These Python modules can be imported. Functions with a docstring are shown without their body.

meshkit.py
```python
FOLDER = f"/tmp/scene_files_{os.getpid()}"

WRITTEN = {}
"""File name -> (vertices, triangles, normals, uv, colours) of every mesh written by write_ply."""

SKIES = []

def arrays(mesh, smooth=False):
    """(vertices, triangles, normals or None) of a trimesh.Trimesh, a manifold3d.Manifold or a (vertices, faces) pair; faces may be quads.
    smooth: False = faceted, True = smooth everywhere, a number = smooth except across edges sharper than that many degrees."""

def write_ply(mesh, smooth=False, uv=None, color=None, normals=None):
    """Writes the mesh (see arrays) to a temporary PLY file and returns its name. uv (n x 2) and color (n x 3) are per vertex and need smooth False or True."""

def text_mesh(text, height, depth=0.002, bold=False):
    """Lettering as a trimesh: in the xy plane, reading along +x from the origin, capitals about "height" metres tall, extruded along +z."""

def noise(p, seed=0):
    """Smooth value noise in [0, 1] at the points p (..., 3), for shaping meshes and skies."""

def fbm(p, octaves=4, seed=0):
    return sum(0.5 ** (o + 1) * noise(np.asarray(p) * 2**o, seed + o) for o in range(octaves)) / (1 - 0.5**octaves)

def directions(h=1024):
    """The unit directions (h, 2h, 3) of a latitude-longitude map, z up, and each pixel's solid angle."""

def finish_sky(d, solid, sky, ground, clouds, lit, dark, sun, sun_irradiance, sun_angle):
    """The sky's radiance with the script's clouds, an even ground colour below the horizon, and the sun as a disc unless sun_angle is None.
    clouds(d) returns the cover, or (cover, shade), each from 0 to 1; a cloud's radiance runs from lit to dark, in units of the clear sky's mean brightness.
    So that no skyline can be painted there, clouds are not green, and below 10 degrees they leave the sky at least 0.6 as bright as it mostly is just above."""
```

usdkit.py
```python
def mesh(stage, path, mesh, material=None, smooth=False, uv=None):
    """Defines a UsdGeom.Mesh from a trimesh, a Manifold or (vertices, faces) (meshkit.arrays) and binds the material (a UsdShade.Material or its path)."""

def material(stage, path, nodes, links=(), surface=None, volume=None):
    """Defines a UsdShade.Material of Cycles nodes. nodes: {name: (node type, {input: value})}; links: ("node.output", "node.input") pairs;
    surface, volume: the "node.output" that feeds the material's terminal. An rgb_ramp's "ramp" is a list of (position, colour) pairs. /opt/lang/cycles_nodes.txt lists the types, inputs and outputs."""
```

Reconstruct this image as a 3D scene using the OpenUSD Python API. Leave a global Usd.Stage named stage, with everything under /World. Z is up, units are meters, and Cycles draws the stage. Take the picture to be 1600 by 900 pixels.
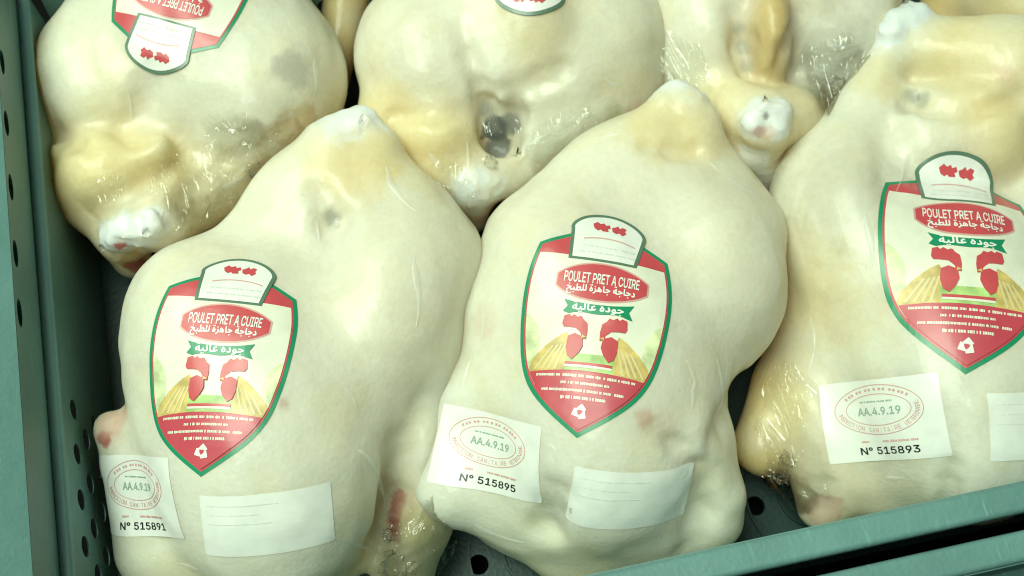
import math
import numpy as np
import trimesh
import shapely
from shapely import affinity
from shapely.geometry import Polygon, Point, box, LineString
from scipy.interpolate import RegularGridInterpolator
from scipy.ndimage import gaussian_filter, distance_transform_edt
import usdkit
import meshkit
from meshkit import noise
from pxr import Gf, Sdf, Usd, UsdGeom, UsdLux, Vt

stage = Usd.Stage.CreateInMemory()
UsdGeom.SetStageUpAxis(stage, UsdGeom.Tokens.z)
UsdGeom.SetStageMetersPerUnit(stage, 1.0)
world = UsdGeom.Xform.Define(stage, '/World')
stage.SetDefaultPrim(world.GetPrim())

# ---------- camera: hand held above the front edge of the crate, looking steeply down ----------
cam = UsdGeom.Camera.Define(stage, '/World/camera')
R_, U_, F_, P_ = (0.975532, -0.211837, 0.05884), (0.176409, 0.913919, 0.365557), (0.131214, 0.346232, -0.928927), (0.13855, -0.04655, 0.60857)
cam.AddTransformOp().Set(Gf.Matrix4d(*R_, 0, *U_, 0, *[-c for c in F_], 0, *P_, 1))
cam.CreateHorizontalApertureAttr(36.0)
cam.CreateVerticalApertureAttr(20.25)
cam.CreateFocalLengthAttr(40.5)
cam.CreateClippingRangeAttr(Gf.Vec2f(0.01, 50))
cam.CreateExposureAttr(0.0)
cam.CreateFStopAttr(11.0)
cam.CreateFocusDistanceAttr(0.515)

# ---------- light: greenish strip lamp on the ceiling of a shop, plus an added fill ----------


def lamp(name, at, to, w, h, power, colour):
    l = UsdLux.RectLight.Define(stage, '/World/' + name)
    m = Gf.Matrix4d().SetLookAt(Gf.Vec3d(*at), Gf.Vec3d(*to), Gf.Vec3d(0, 1, 0.01)).GetInverse()
    l.AddTransformOp().Set(m)
    l.CreateWidthAttr(w)
    l.CreateHeightAttr(h)
    l.CreateIntensityAttr(power)
    l.CreateNormalizeAttr(True)
    l.CreateColorAttr(Gf.Vec3f(*colour))
    return l


lamp('ceiling_lamp', (-0.55, 0.72, 1.8), (0.22, 0.18, 0.0), 1.0, 1.5, 11.4, (0.865, 1.0, 0.775))
lamp('ceiling_lamp_001', (-0.40, 0.0, 2.1), (0.27, 0.18, 0.0), 0.8, 1.4, 9.4, (0.86, 1.0, 0.81))  # unseen fill panel added to lighten the shaded flanks

# ---------- writing prims ----------
used = {}


def path_of(name, parent=None):
    base = (str(parent.GetPath()) if parent is not None else '/World') + '/' + name
    n = used.get(base, 0)
    used[base] = n + 1
    return base if n == 0 else '%s_%03d' % (base, n)


def obj(name, mesh, mat, parent=None, smooth=30, loc=None):
    m = usdkit.mesh(stage, path_of(name, parent), mesh, mat, smooth=smooth)
    if loc is not None:
        m.AddTranslateOp().Set(Gf.Vec3d(*loc))
    return m.GetPrim()


def tag(prim, **kw):
    for k, v in kw.items():
        prim.SetCustomDataByKey(k, v)
    return prim


def thing(name, label, category, loc=(0, 0, 0), group=None):
    x = UsdGeom.Xform.Define(stage, path_of(name))
    x.AddTranslateOp().Set(Gf.Vec3d(*loc))
    tag(x.GetPrim(), label=label, category=category)
    if group:
        tag(x.GetPrim(), group=group)
    return x.GetPrim()


# ---------- materials ----------
MAT = lambda n: '/World/Looks/' + n


def plain(name, colour, rough=0.45, coat=0.0, vary=0.06, scale=60.0, bump=0.0, bscale=300.0, spec=0.5):
    dark = [c * (1 - vary) for c in colour]
    light = [min(1, c * (1 + vary)) for c in colour]
    nodes = {'geo': ('texture_coordinate', {}), 'n': ('noise_texture', {'scale': scale, 'detail': 4.0}),
             'r': ('rgb_ramp', {'ramp': [(0.3, dark), (0.7, light)]}),
             'p': ('principled_bsdf', {'roughness': rough, 'specular_ior_level': spec, 'coat_weight': coat, 'coat_roughness': 0.15})}
    links = [('geo.object', 'n.vector'), ('n.fac', 'r.fac'), ('r.color', 'p.base_color')]
    if bump:
        nodes['bn'] = ('noise_texture', {'scale': bscale, 'detail': 3.0})
        nodes['b'] = ('bump', {'strength': bump, 'distance': 0.001})
        links += [('geo.object', 'bn.vector'), ('bn.fac', 'b.height'), ('b.normal', 'p.normal')]
    return usdkit.material(stage, MAT(name), nodes, links, surface='p.BSDF')


skin_mat = usdkit.material(stage, MAT('chicken_skin'), {
    'a': ('attribute', {'attribute': 'skin'}), 'geo': ('texture_coordinate', {}),
    'n1': ('noise_texture', {'scale': 20.0, 'detail': 3.0, 'roughness': 0.5}),
    'r1': ('rgb_ramp', {'ramp': [(0.28, (0.92, 0.905, 0.86)), (0.5, (0.98, 0.975, 0.96)), (0.72, (1.03, 1.03, 1.03))]}),
    'n2': ('noise_texture', {'scale': 260.0, 'detail': 3.0}),
    'r2': ('rgb_ramp', {'ramp': [(0.3, (0.96, 0.955, 0.93)), (0.7, (1.02, 1.02, 1.02))]}),
    'm1': ('mix', {'mix_type': 'multiply', 'fac': 1.0}), 'm2': ('mix', {'mix_type': 'multiply', 'fac': 1.0}),
    'v': ('voronoi_texture', {'scale': 420.0, 'randomness': 1.0}),
    'map': ('mapping', {'rotation': (0.3, 0.2, 0.6), 'scale': (1.0, 0.3, 0.6)}),
    'w': ('noise_texture', {'type': 'ridged_multifractal', 'scale': 46.0, 'detail': 2.0, 'distortion': 0.5, 'gain': 1.6, 'offset': 0.9}),
    'b': ('bump', {'strength': 0.16, 'distance': 0.0008}), 'b2': ('bump', {'strength': 0.22, 'distance': 0.0010}),
    'p': ('principled_bsdf', {'roughness': 0.5, 'specular_ior_level': 0.3, 'subsurface_weight': 0.35, 'subsurface_scale': 0.006,
                              'subsurface_radius': (1.0, 0.62, 0.35), 'coat_weight': 0.28, 'coat_roughness': 0.13})},
    [('a.color', 'm1.color1'), ('geo.object', 'n1.vector'), ('n1.fac', 'r1.fac'), ('r1.color', 'm1.color2'),
     ('geo.object', 'n2.vector'), ('n2.fac', 'r2.fac'), ('m1.color', 'm2.color1'), ('r2.color', 'm2.color2'),
     ('m2.color', 'p.base_color'), ('geo.object', 'v.vector'), ('v.distance', 'b.height'), ('geo.object', 'map.vector'), ('map.vector', 'w.vector'),
     ('w.fac', 'b2.height'), ('b.normal', 'p.normal'), ('b2.normal', 'p.coat_normal')], surface='p.BSDF')

film_mat = usdkit.material(stage, MAT('clear_film'), {
    'geo': ('texture_coordinate', {}), 'map': ('mapping', {'rotation': (0.4, 0.3, 0.5), 'scale': (1.0, 0.28, 0.6)}),
    'w': ('noise_texture', {'type': 'ridged_multifractal', 'scale': 80.0, 'detail': 3.0, 'distortion': 0.8, 'gain': 1.8, 'offset': 0.9}),
    'b': ('bump', {'strength': 0.9, 'distance': 0.004}),
    'f': ('fresnel', {'IOR': 1.45}), 'mr': ('map_range', {'from_min': 0.0, 'from_max': 1.0, 'to_min': 0.03, 'to_max': 0.9}),
    't': ('transparent_bsdf', {'color': (0.97, 0.98, 0.97)}), 'g': ('glossy_bsdf', {'color': (1, 1, 1), 'roughness': 0.1}),
    'm': ('mix_closure', {})},
    [('geo.object', 'map.vector'), ('map.vector', 'w.vector'), ('w.fac', 'b.height'), ('b.normal', 'g.normal'), ('f.fac', 'mr.value'),
     ('mr.result', 'm.fac'), ('t.BSDF', 'm.closure1'), ('g.BSDF', 'm.closure2')], surface='m.closure')

fold_mat = usdkit.material(stage, MAT('film_fold'), {
    't': ('transparent_bsdf', {'color': (1, 1, 1)}), 'p': ('principled_bsdf', {'base_color': (0.85, 0.87, 0.84), 'roughness': 0.18, 'specular_ior_level': 0.8}),
    'm': ('mix_closure', {'fac': 0.30})}, [('t.BSDF', 'm.closure1'), ('p.BSDF', 'm.closure2')], surface='m.closure')

INK = {}
for n, c in dict(cream=(0.78, 0.78, 0.66), white=(0.82, 0.83, 0.80), red=(0.58, 0.08, 0.095), deep_red=(0.55, 0.07, 0.10), green=(0.012, 0.26, 0.13),
                 dull_green=(0.11, 0.20, 0.14), gold=(0.66, 0.50, 0.18), pale_gold=(0.74, 0.64, 0.36), lime=(0.42, 0.62, 0.22), pale_lime=(0.68, 0.76, 0.46), pale_red=(0.68, 0.38, 0.36),
                 grey_green=(0.30, 0.42, 0.35), black=(0.02, 0.025, 0.025), sticker=(0.80, 0.82, 0.78), faint=(0.69, 0.73, 0.70), shade_lime=(0.58, 0.68, 0.30)).items():
    INK[n] = plain('print_' + n, c, 0.38, 0.25, 0.28 if n in ('gold', 'lime', 'pale_lime') else 0.04, 160.0)


def worn_plastic(name, colour):
    dark, light, pale = [c * 0.82 for c in colour], [c * 1.10 for c in colour], [min(1, c * 1.5 + 0.03) for c in colour]
    return usdkit.material(stage, MAT(name), {
        'geo': ('texture_coordinate', {}), 'n': ('noise_texture', {'scale': 14.0, 'detail': 6.0, 'roughness': 0.65}),
        'r': ('rgb_ramp', {'ramp': [(0.3, dark), (0.7, light)]}),
        'map': ('mapping', {'rotation': (0.5, 0.3, 0.2), 'scale': (9.0, 1.0, 5.0)}),
        's': ('noise_texture', {'scale': 34.0, 'detail': 5.0, 'roughness': 0.7, 'distortion': 0.3}),
        'sr': ('rgb_ramp', {'ramp': [(0.60, (0, 0, 0)), (0.72, (0.55, 0.55, 0.55))]}),
        'm': ('mix', {'color2': pale}), 'bn': ('noise_texture', {'scale': 420.0, 'detail': 3.0}),
        'b': ('bump', {'strength': 0.25, 'distance': 0.001}), 'rr': ('map_range', {'to_min': 0.32, 'to_max': 0.6}),
        'p': ('principled_bsdf', {})},
        [('geo.object', 'n.vector'), ('n.fac', 'r.fac'), ('geo.object', 'map.vector'), ('map.vector', 's.vector'), ('s.fac', 'sr.fac'),
         ('sr.color', 'm.fac'), ('r.color', 'm.color1'), ('m.color', 'p.base_color'), ('n.fac', 'rr.value'), ('rr.result', 'p.roughness'),
         ('geo.object', 'bn.vector'), ('bn.fac', 'b.height'), ('b.normal', 'p.normal')], surface='p.BSDF')


crate_mat = worn_plastic('crate_plastic', (0.135, 0.28, 0.27))
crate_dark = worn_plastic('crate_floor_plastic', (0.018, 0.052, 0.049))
ground_mat = plain('dark_floor', (0.006, 0.007, 0.007), 0.95, spec=0.02)

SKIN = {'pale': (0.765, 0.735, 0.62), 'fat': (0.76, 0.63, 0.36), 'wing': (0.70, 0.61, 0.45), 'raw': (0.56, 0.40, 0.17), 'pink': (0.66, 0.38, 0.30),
        'red': (0.36, 0.05, 0.045), 'bone': (0.84, 0.86, 0.86), 'grey': (0.40, 0.40, 0.35), 'hollow': (0.11, 0.13, 0.135)}  # hollow paints shade into cavities; grey is dull flesh, also darkening clefts

# ---------- shapes from blended distance fields ----------
def smin(a, b, k):
    h = np.clip(0.5 + 0.5 * (b - a) / k, 0, 1)
    return b + (a - b) * h - k * h * (1 - h)


def dist(p, s):
    """distance from the points p (n, 3) to one soft form, in metres"""
    if s[0] == 'E':                                     # ellipsoid: centre, radii, turn about z, lean about its short axis
        c, r, a, t = s[1], s[2], s[3], s[4]
        d = p - np.array(c)
        ca, sa = math.cos(a), math.sin(a)
        x, y, z = d[:, 0] * ca + d[:, 1] * sa, -d[:, 0] * sa + d[:, 1] * ca, d[:, 2]
        ct, st = math.cos(t), math.sin(t)
        x, z = x * ct + z * st, -x * st + z * ct
        q = np.stack([x, y, z], 1)
        r = np.array(r)
        k0 = np.linalg.norm(q / r, axis=1)
        k1 = np.linalg.norm(q / r ** 2, axis=1)
        return k0 * (k0 - 1) / np.maximum(k1, 1e-9)
    a, ra, b, rb = np.array(s[1]), s[2], np.array(s[3]), s[4]   # tapered limb: end, radius, end, radius
    ab = b - a
    t = np.clip(((p - a) @ ab) / (ab @ ab), 0, 1)
    return np.linalg.norm(p - a - t[:, None] * ab, axis=1) - (ra + (rb - ra) * t)


def field(p, forms, cuts=(), loose=0.0):
    d = None
    for s in forms:
        e = dist(p, s)
        if s[6] == 'bone':                              # knuckle ends are rough
            e = e + 0.004 * (noise(p * 230.0, 23) - 0.5) + 0.002 * (noise(p * 480.0, 24) - 0.5)
        d = e if d is None else smin(d, e, s[5] + loose)
    for s in cuts:                                      # clefts pressed into the flesh
        if loose and loose > 0.03:
            continue
        d = -smin(-d, dist(p, s) + 0.0028 * (noise(p * 150.0, 25) - 0.5), s[5])
    n = noise(p * 38.0, 3) - 0.5
    d = d + 0.0016 * n + 0.0012 * (noise(p * 95.0, 5) - 0.5)
    return -smin(-d, p[:, 2] - 0.003, 0.012)  if False else np.maximum(d, 0.001 - p[:, 2])


def surface_net(forms, cuts, h, loose=0.0, grow=0.0):
    """a closed smooth mesh of the zero level"""
    lo, hi = np.full(3, 9.0), np.full(3, -9.0)
    for s in forms:
        ends = [(s[1], max(s[2]))] if s[0] == 'E' else [(s[1], s[2]), (s[3], s[4])]
        for c, r in ends:
            lo, hi = np.minimum(lo, np.array(c) - r), np.maximum(hi, np.array(c) + r)
    lo -= 0.012
    hi += 0.012
    lo[2] = max(lo[2], -0.004)
    n = np.ceil((hi - lo) / h).astype(int) + 1
    g = np.stack(np.meshgrid(*[lo[k] + h * np.arange(n[k]) for k in range(3)], indexing='ij'), -1)
    f = np.empty(n)
    for i in range(0, n[0], 12):
        f[i:i + 12] = (field(g[i:i + 12].reshape(-1, 3), forms, cuts, loose) - grow).reshape(g[i:i + 12].shape[:3])
    total, count = np.zeros(tuple(n - 1) + (3,)), np.zeros(tuple(n - 1))
    cell = [slice(0, -1), slice(1, None)]
    for ax in range(3):
        o1, o2 = [k for k in range(3) if k != ax]
        for a in (0, 1):
            for b in (0, 1):
                s0, s1 = [None] * 3, [None] * 3
                s0[ax], s1[ax] = cell[0], cell[1]
                s0[o1] = s1[o1] = cell[a]
                s0[o2] = s1[o2] = cell[b]
                fa, fb = f[tuple(s0)], f[tuple(s1)]
                x = (fa < 0) != (fb < 0)
                t = np.where(x, fa / np.where(x, fa - fb, 1), 0)
                p = np.zeros(fa.shape + (3,))
                p[..., ax], p[..., o1], p[..., o2] = t, a, b
                total += p * x[..., None]
                count += x
    live = count > 0
    index = np.full(live.shape, -1)
    index[live] = np.arange(live.sum())
    v = lo + h * (np.argwhere(live) + total[live] / count[live][:, None])
    faces = []
    for ax in range(3):
        o1, o2 = (ax + 1) % 3, (ax + 2) % 3
        s0, s1 = [slice(1, -1)] * 3, [slice(1, -1)] * 3
        s0[ax], s1[ax] = slice(0, -1), slice(1, None)
        fa, fb = f[tuple(s0)], f[tuple(s1)]
        for flip in (False, True):
            at = np.argwhere((fa < 0) & (fb >= 0) if not flip else (fa >= 0) & (fb < 0)) + 1
            at[:, ax] -= 1
            q = []
            for da, db in ((0, 0), (1, 0), (1, 1), (0, 1)):
                c = at.copy()
                c[:, o1] -= da
                c[:, o2] -= db
                q.append(index[tuple(c.T)])
            q = np.stack(q, 1)
            faces.append(q[:, ::-1] if flip else q)
    q = np.vstack(faces)
    m = trimesh.Trimesh(v, np.vstack([q[:, [0, 1, 2]], q[:, [0, 2, 3]]]), process=False)
    trimesh.smoothing.filter_taubin(m, lamb=0.5, nu=0.52, iterations=6)
    return m


def skin_colours(v, forms, spots):
    w = np.stack([np.exp(-np.maximum(dist(v, s), -0.004) / 0.0055) for s in forms], 1)
    w /= w.sum(1, keepdims=True)
    c = w @ np.array([SKIN[s[6]] for s in forms])
    low = np.clip((0.062 - v[:, 2]) / 0.05, 0, 1)[:, None] * 0.4
    c = c + (np.array(SKIN['fat']) - c) * low * np.clip(noise(v * 30.0, 15)[:, None] * 1.8 - 0.3, 0, 1)
    n = noise(v * 60.0, 11)[:, None]
    c = c + (np.array(SKIN['fat']) - c) * np.clip((n - 0.58) * 1.0, 0, 0.2)
    n = noise(v * 45.0 + 7.0, 12)[:, None]
    c = c + (np.array((0.70, 0.67, 0.61)) - c) * np.clip((n - 0.5) * 0.9, 0, 0.3)
    for s in forms:
        if s[6] == 'bone':
            f = np.clip((0.0022 - dist(v, s) - 0.0025 * (noise(v * 300.0, 18) - 0.5)) / 0.0014, 0, 1)[:, None]
            c = c + (np.array(SKIN['bone']) - c) * f
    wob = (noise(v * 110.0, 13) - 0.5) * 0.6 + (noise(v * 260.0, 14) - 0.5) * 0.5 + (noise(v * 520.0, 16) - 0.5) * 0.3
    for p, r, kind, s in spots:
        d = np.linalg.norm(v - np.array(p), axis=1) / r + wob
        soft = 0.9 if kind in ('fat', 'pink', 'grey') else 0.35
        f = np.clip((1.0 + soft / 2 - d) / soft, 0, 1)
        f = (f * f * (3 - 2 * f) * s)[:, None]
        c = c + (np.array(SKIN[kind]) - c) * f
    return c


# ---------- printing: flat shapes laid onto the wrapped birds ----------
# hand shaped lettering outlines: glyph islands as rings (outer first)
READY_TO_COOK = [[[(769, 41),(774, 55),(783, 52),(791, 52),(796, 56),(795, 63),(785, 81),(798, 89),(812, 64),(813, 51),(811, 46),(805, 40),(796, 37),(782, 37)]], [[(677, 56),(675, 109),(690, 109),(692, 62),(695, 53),(701, 51),(716, 52),(741, 60),(737, 64),(728, 66),(709, 65),(707, 79),(712, 81),(727, 81),(755, 70),(761, 70),(763, 56),(757, 55),(736, 43),(720, 38),(693, 37),(682, 41),(678, 48)]], [[(725, 24),(729, 28),(736, 28),(740, 24),(740, 19),(737, 15),(730, 14),(725, 18)]], [[(552, 58),(552, 67),(555, 75),(564, 83),(579, 88),(579, 96),(594, 96),(595, 94),(596, 58),(601, 52),(626, 53),(645, 61),(641, 64),(632, 66),(613, 65),(611, 79),(616, 81),(631, 81),(659, 70),(665, 70),(667, 61),(667, 56),(661, 55),(640, 43),(617, 37),(594, 38),(586, 42),(583, 46),(567, 45),(559, 48)], [(568, 62),(575, 59),(581, 60),(580, 73),(571, 71),(567, 65)]], [[(629, 18),(629, 24),(633, 28),(640, 28),(644, 24),(643, 17),(639, 14),(634, 14)]], [[(580, 110),(580, 116),(584, 120),(590, 120),(594, 116),(594, 110),(590, 106),(584, 106)]], [[(563, 110),(563, 116),(567, 120),(573, 120),(577, 116),(577, 110),(573, 106),(567, 106)]], [[(435, 56),(433, 109),(448, 109),(450, 62),(453, 53),(459, 51),(474, 52),(499, 60),(495, 64),(486, 66),(467, 65),(465, 79),(470, 81),(485, 81),(513, 70),(519, 70),(521, 56),(515, 55),(494, 43),(478, 38),(451, 37),(440, 41),(436, 48)]], [[(483, 18),(483, 24),(487, 28),(494, 28),(498, 24),(497, 17),(493, 14),(488, 14)]], [[(324, 15),(318, 29),(331, 34),(339, 41),(342, 47),(342, 53),(335, 69),(346, 75),(350, 74),(358, 53),(374, 51),(371, 59),(371, 68),(375, 76),(379, 79),(376, 83),(383, 93),(411, 73),(420, 64),(424, 56),(423, 45),(415, 38),(399, 37),(388, 41),(374, 37),(361, 37),(355, 39),(343, 24)], [(405, 61),(401, 50),(407, 50),(410, 53)], [(384, 67),(388, 56),(392, 62),(392, 67),(389, 71),(386, 71)]], [[(334, 90),(335, 97),(339, 100),(346, 99),(349, 95),(348, 88),(344, 85),(337, 86)]], [[(276, 50),(278, 65),(287, 77),(284, 79),(284, 82),(292, 91),(295, 91),(314, 72),(318, 62),(317, 49),(315, 45),(306, 38),(291, 37),(283, 40)], [(290, 56),(297, 51),(304, 56),(304, 60),(298, 69),(292, 65)]], [[(298, 103),(298, 109),(302, 113),(308, 113),(312, 109),(312, 103),(308, 99),(302, 99)]], [[(281, 103),(281, 109),(285, 113),(291, 113),(295, 109),(295, 103),(291, 99),(285, 99)]], [[(0, 24),(0, 36),(6, 50),(16, 60),(35, 69),(22, 73),(3, 72),(1, 86),(21, 88),(47, 79),(59, 78),(60, 62),(56, 62),(54, 59),(62, 52),(79, 52),(83, 58),(85, 72),(87, 72),(100, 69),(99, 56),(102, 52),(114, 51),(120, 58),(119, 109),(134, 109),(135, 74),(153, 82),(167, 81),(172, 78),(178, 70),(179, 57),(177, 52),(185, 51),(192, 52),(195, 56),(193, 109),(208, 109),(210, 58),(212, 53),(218, 51),(225, 52),(228, 56),(226, 109),(241, 109),(243, 51),(241, 45),(234, 39),(213, 37),(203, 43),(199, 39),(192, 37),(178, 37),(163, 41),(147, 37),(102, 37),(94, 40),(91, 44),(87, 40),(79, 37),(62, 37),(50, 41),(45, 47),(41, 58),(28, 52),(19, 44),(15, 35),(16, 25),(23, 17),(31, 15),(43, 15),(59, 19),(63, 6),(42, 0),(19, 2),(5, 12)], [(144, 63),(134, 51),(138, 51),(155, 53),(164, 58),(164, 62),(160, 67),(152, 67)]], [[(81, 19),(81, 24),(85, 28),(92, 28),(96, 24),(96, 18),(91, 14),(84, 15)]], [[(23, 102),(24, 109),(28, 112),(35, 111),(38, 107),(37, 100),(33, 97),(26, 98)]]]
HIGH_QUALITY = [[[(343, 2),(341, 16),(356, 18),(362, 22),(349, 26),(343, 35),(343, 44),(347, 54),(358, 63),(369, 63),(375, 60),(382, 50),(385, 37),(409, 39),(428, 47),(424, 50),(415, 52),(396, 51),(395, 66),(414, 67),(436, 58),(449, 55),(450, 42),(444, 41),(423, 29),(407, 24),(382, 23),(375, 12),(357, 3)], [(357, 43),(360, 37),(368, 36),(369, 40),(367, 47),(363, 49),(359, 48)]], [[(412, 4),(412, 10),(416, 14),(423, 14),(427, 10),(426, 3),(422, 0),(417, 0)]], [[(290, 27),(295, 41),(304, 38),(312, 38),(317, 42),(316, 49),(306, 67),(319, 75),(333, 50),(334, 37),(332, 32),(326, 26),(317, 23),(303, 23)]], [[(241, 36),(243, 51),(252, 63),(249, 65),(249, 68),(257, 77),(260, 77),(279, 58),(283, 48),(282, 35),(280, 31),(271, 24),(256, 23),(248, 26)], [(256, 41),(262, 37),(269, 42),(269, 46),(262, 55),(255, 46)]], [[(263, 89),(263, 95),(267, 99),(273, 99),(277, 95),(277, 89),(273, 85),(267, 85)]], [[(246, 89),(246, 95),(250, 99),(256, 99),(260, 95),(260, 89),(256, 85),(250, 85)]], [[(133, 42),(131, 95),(146, 95),(148, 48),(150, 39),(157, 37),(171, 38),(166, 47),(166, 57),(169, 64),(180, 72),(196, 73),(201, 72),(199, 58),(186, 58),(181, 53),(181, 49),(189, 41),(206, 46),(210, 33),(192, 26),(173, 23),(149, 23),(138, 27),(134, 34)]], [[(0, 44),(1, 57),(9, 67),(27, 74),(27, 82),(42, 82),(44, 44),(48, 38),(63, 38),(67, 43),(70, 58),(72, 58),(84, 56),(83, 44),(86, 39),(94, 37),(102, 38),(105, 42),(103, 95),(118, 95),(120, 37),(118, 31),(111, 25),(88, 23),(81, 25),(76, 30),(67, 24),(46, 23),(37, 26),(31, 32),(15, 31),(9, 33),(2, 39)], [(16, 48),(23, 45),(29, 46),(28, 59),(19, 57),(15, 51)]], [[(75, 5),(75, 11),(79, 15),(85, 15),(89, 11),(89, 5),(85, 1),(79, 1)]], [[(58, 5),(58, 11),(62, 15),(68, 15),(72, 11),(72, 5),(68, 1),(62, 1)]], [[(28, 96),(28, 102),(32, 106),(38, 106),(42, 102),(42, 96),(38, 92),(32, 92)]], [[(11, 96),(11, 102),(15, 106),(21, 106),(25, 102),(25, 96),(21, 92),(15, 92)]]]


MM = 0.1377                                             # millimetres per drawing unit of the shield


def S(pts):
    return Polygon([((x - 320) * MM * 0.945, -(y - 450) * MM) for x, y in pts])


def curve(pts, n=8):
    """a smooth line through the points"""
    p = np.array(pts, float)
    t = np.arange(len(p))
    from scipy.interpolate import CubicSpline
    return CubicSpline(t, p)(np.linspace(0, len(p) - 1, n * (len(p) - 1) + 1))


def rings(data, x0, y0, x1, y1):
    """hand outlined lettering fitted into a box in shield units"""
    polys = [Polygon(g[0], g[1:]).buffer(0) for g in data]
    u = shapely.union_all(polys)
    b = u.bounds
    u = affinity.translate(u, -b[0], -b[1])
    w, h = (x1 - x0) * MM, (y1 - y0) * MM
    u = affinity.scale(u, w / (b[2] - b[0]), h / (b[3] - b[1]), origin=(0, 0))
    return affinity.translate(u, (x0 - 320) * MM, -(y1 - 450) * MM)


def latin(text, cx, cy, width, height, bold=False, angle=0.0):
    """lettering in mm, centred"""
    m = meshkit.text_mesh(text, 1.0, 0.1, bold)
    t = m.triangles[m.face_normals[:, 2] > 0.9][:, :, :2]
    g = shapely.union_all([Polygon(x).buffer(1e-4) for x in t])
    b = g.bounds
    g = affinity.translate(g, -(b[0] + b[2]) / 2, -0.5)
    g = affinity.scale(g, width / (b[2] - b[0]), height, origin=(0, 0))
    return affinity.translate(affinity.rotate(g, angle, origin=(0, 0)), cx, cy)


def marks(x0, x1, y, h, seed, fill=0.8):
    """a line of print too small to read"""
    rng = np.random.default_rng(seed)
    out, x = [], x0
    while x < x1:
        w = rng.uniform(0.3, 1.0)
        if rng.random() < max(fill, 0.95):
            k = rng.uniform(0.75, 1.0)
            out.append(box(x, y - h * k / 2, min(x + w, x1), y + h * k / 2))
        x += w + (rng.uniform(0.12, 0.22) if rng.random() < 0.8 else 0.7)
    return shapely.union_all(out)


side_r = curve([(560, 190), (588, 300), (592, 440), (560, 620), (478, 750), (318, 868)])
side_l = [(636 - x, y) for x, y in side_r]
arch = [(196, 250), (192, 150), (190, 120)] + [tuple(p) for p in curve([(190, 120), (225, 62), (330, 28), (432, 60), (468, 120)])] + [(462, 160), (446, 250)]
outer = S([(76, 190), (196, 140), (462, 140), (560, 190)] + [tuple(p) for p in side_r] + [tuple(p) for p in side_l[::-1]]).buffer(0.01)
ARCH = S(arch).buffer(0.01)
inner = outer.buffer(-1.9)
core = outer.buffer(-2.8)
cut = lambda g, y0, y1: g.intersection(S([(0, y0), (700, y0), (700, y1), (0, y1)]))
arch_in = ARCH.buffer(-1.8).intersection(S([(0, 0), (700, 0), (700, 238), (0, 238)]))
lower = S([(0, 662)] + [tuple(p) for p in curve([(60, 662), (200, 652), (320, 650), (440, 652), (580, 662)])] + [(700, 662), (700, 900), (0, 900)]).intersection(core)
plaque = S([(168, 308)] + [tuple(p) for p in curve([(168, 308), (240, 272), (330, 258), (420, 272), (494, 308)])] + [(494, 350)] + [tuple(p) for p in curve([(494, 350), (420, 386), (330, 398), (240, 386), (168, 350)])]).buffer(0.01)
ribbon = S([tuple(p) for p in curve([(203, 400), (265, 412), (330, 416), (395, 412), (456, 400)])] + [(440, 428), (456, 456)] + [tuple(p) for p in curve([(432, 452), (380, 446), (330, 450), (280, 446), (228, 452)])] + [(205, 444), (220, 424)]).buffer(0)


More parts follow.
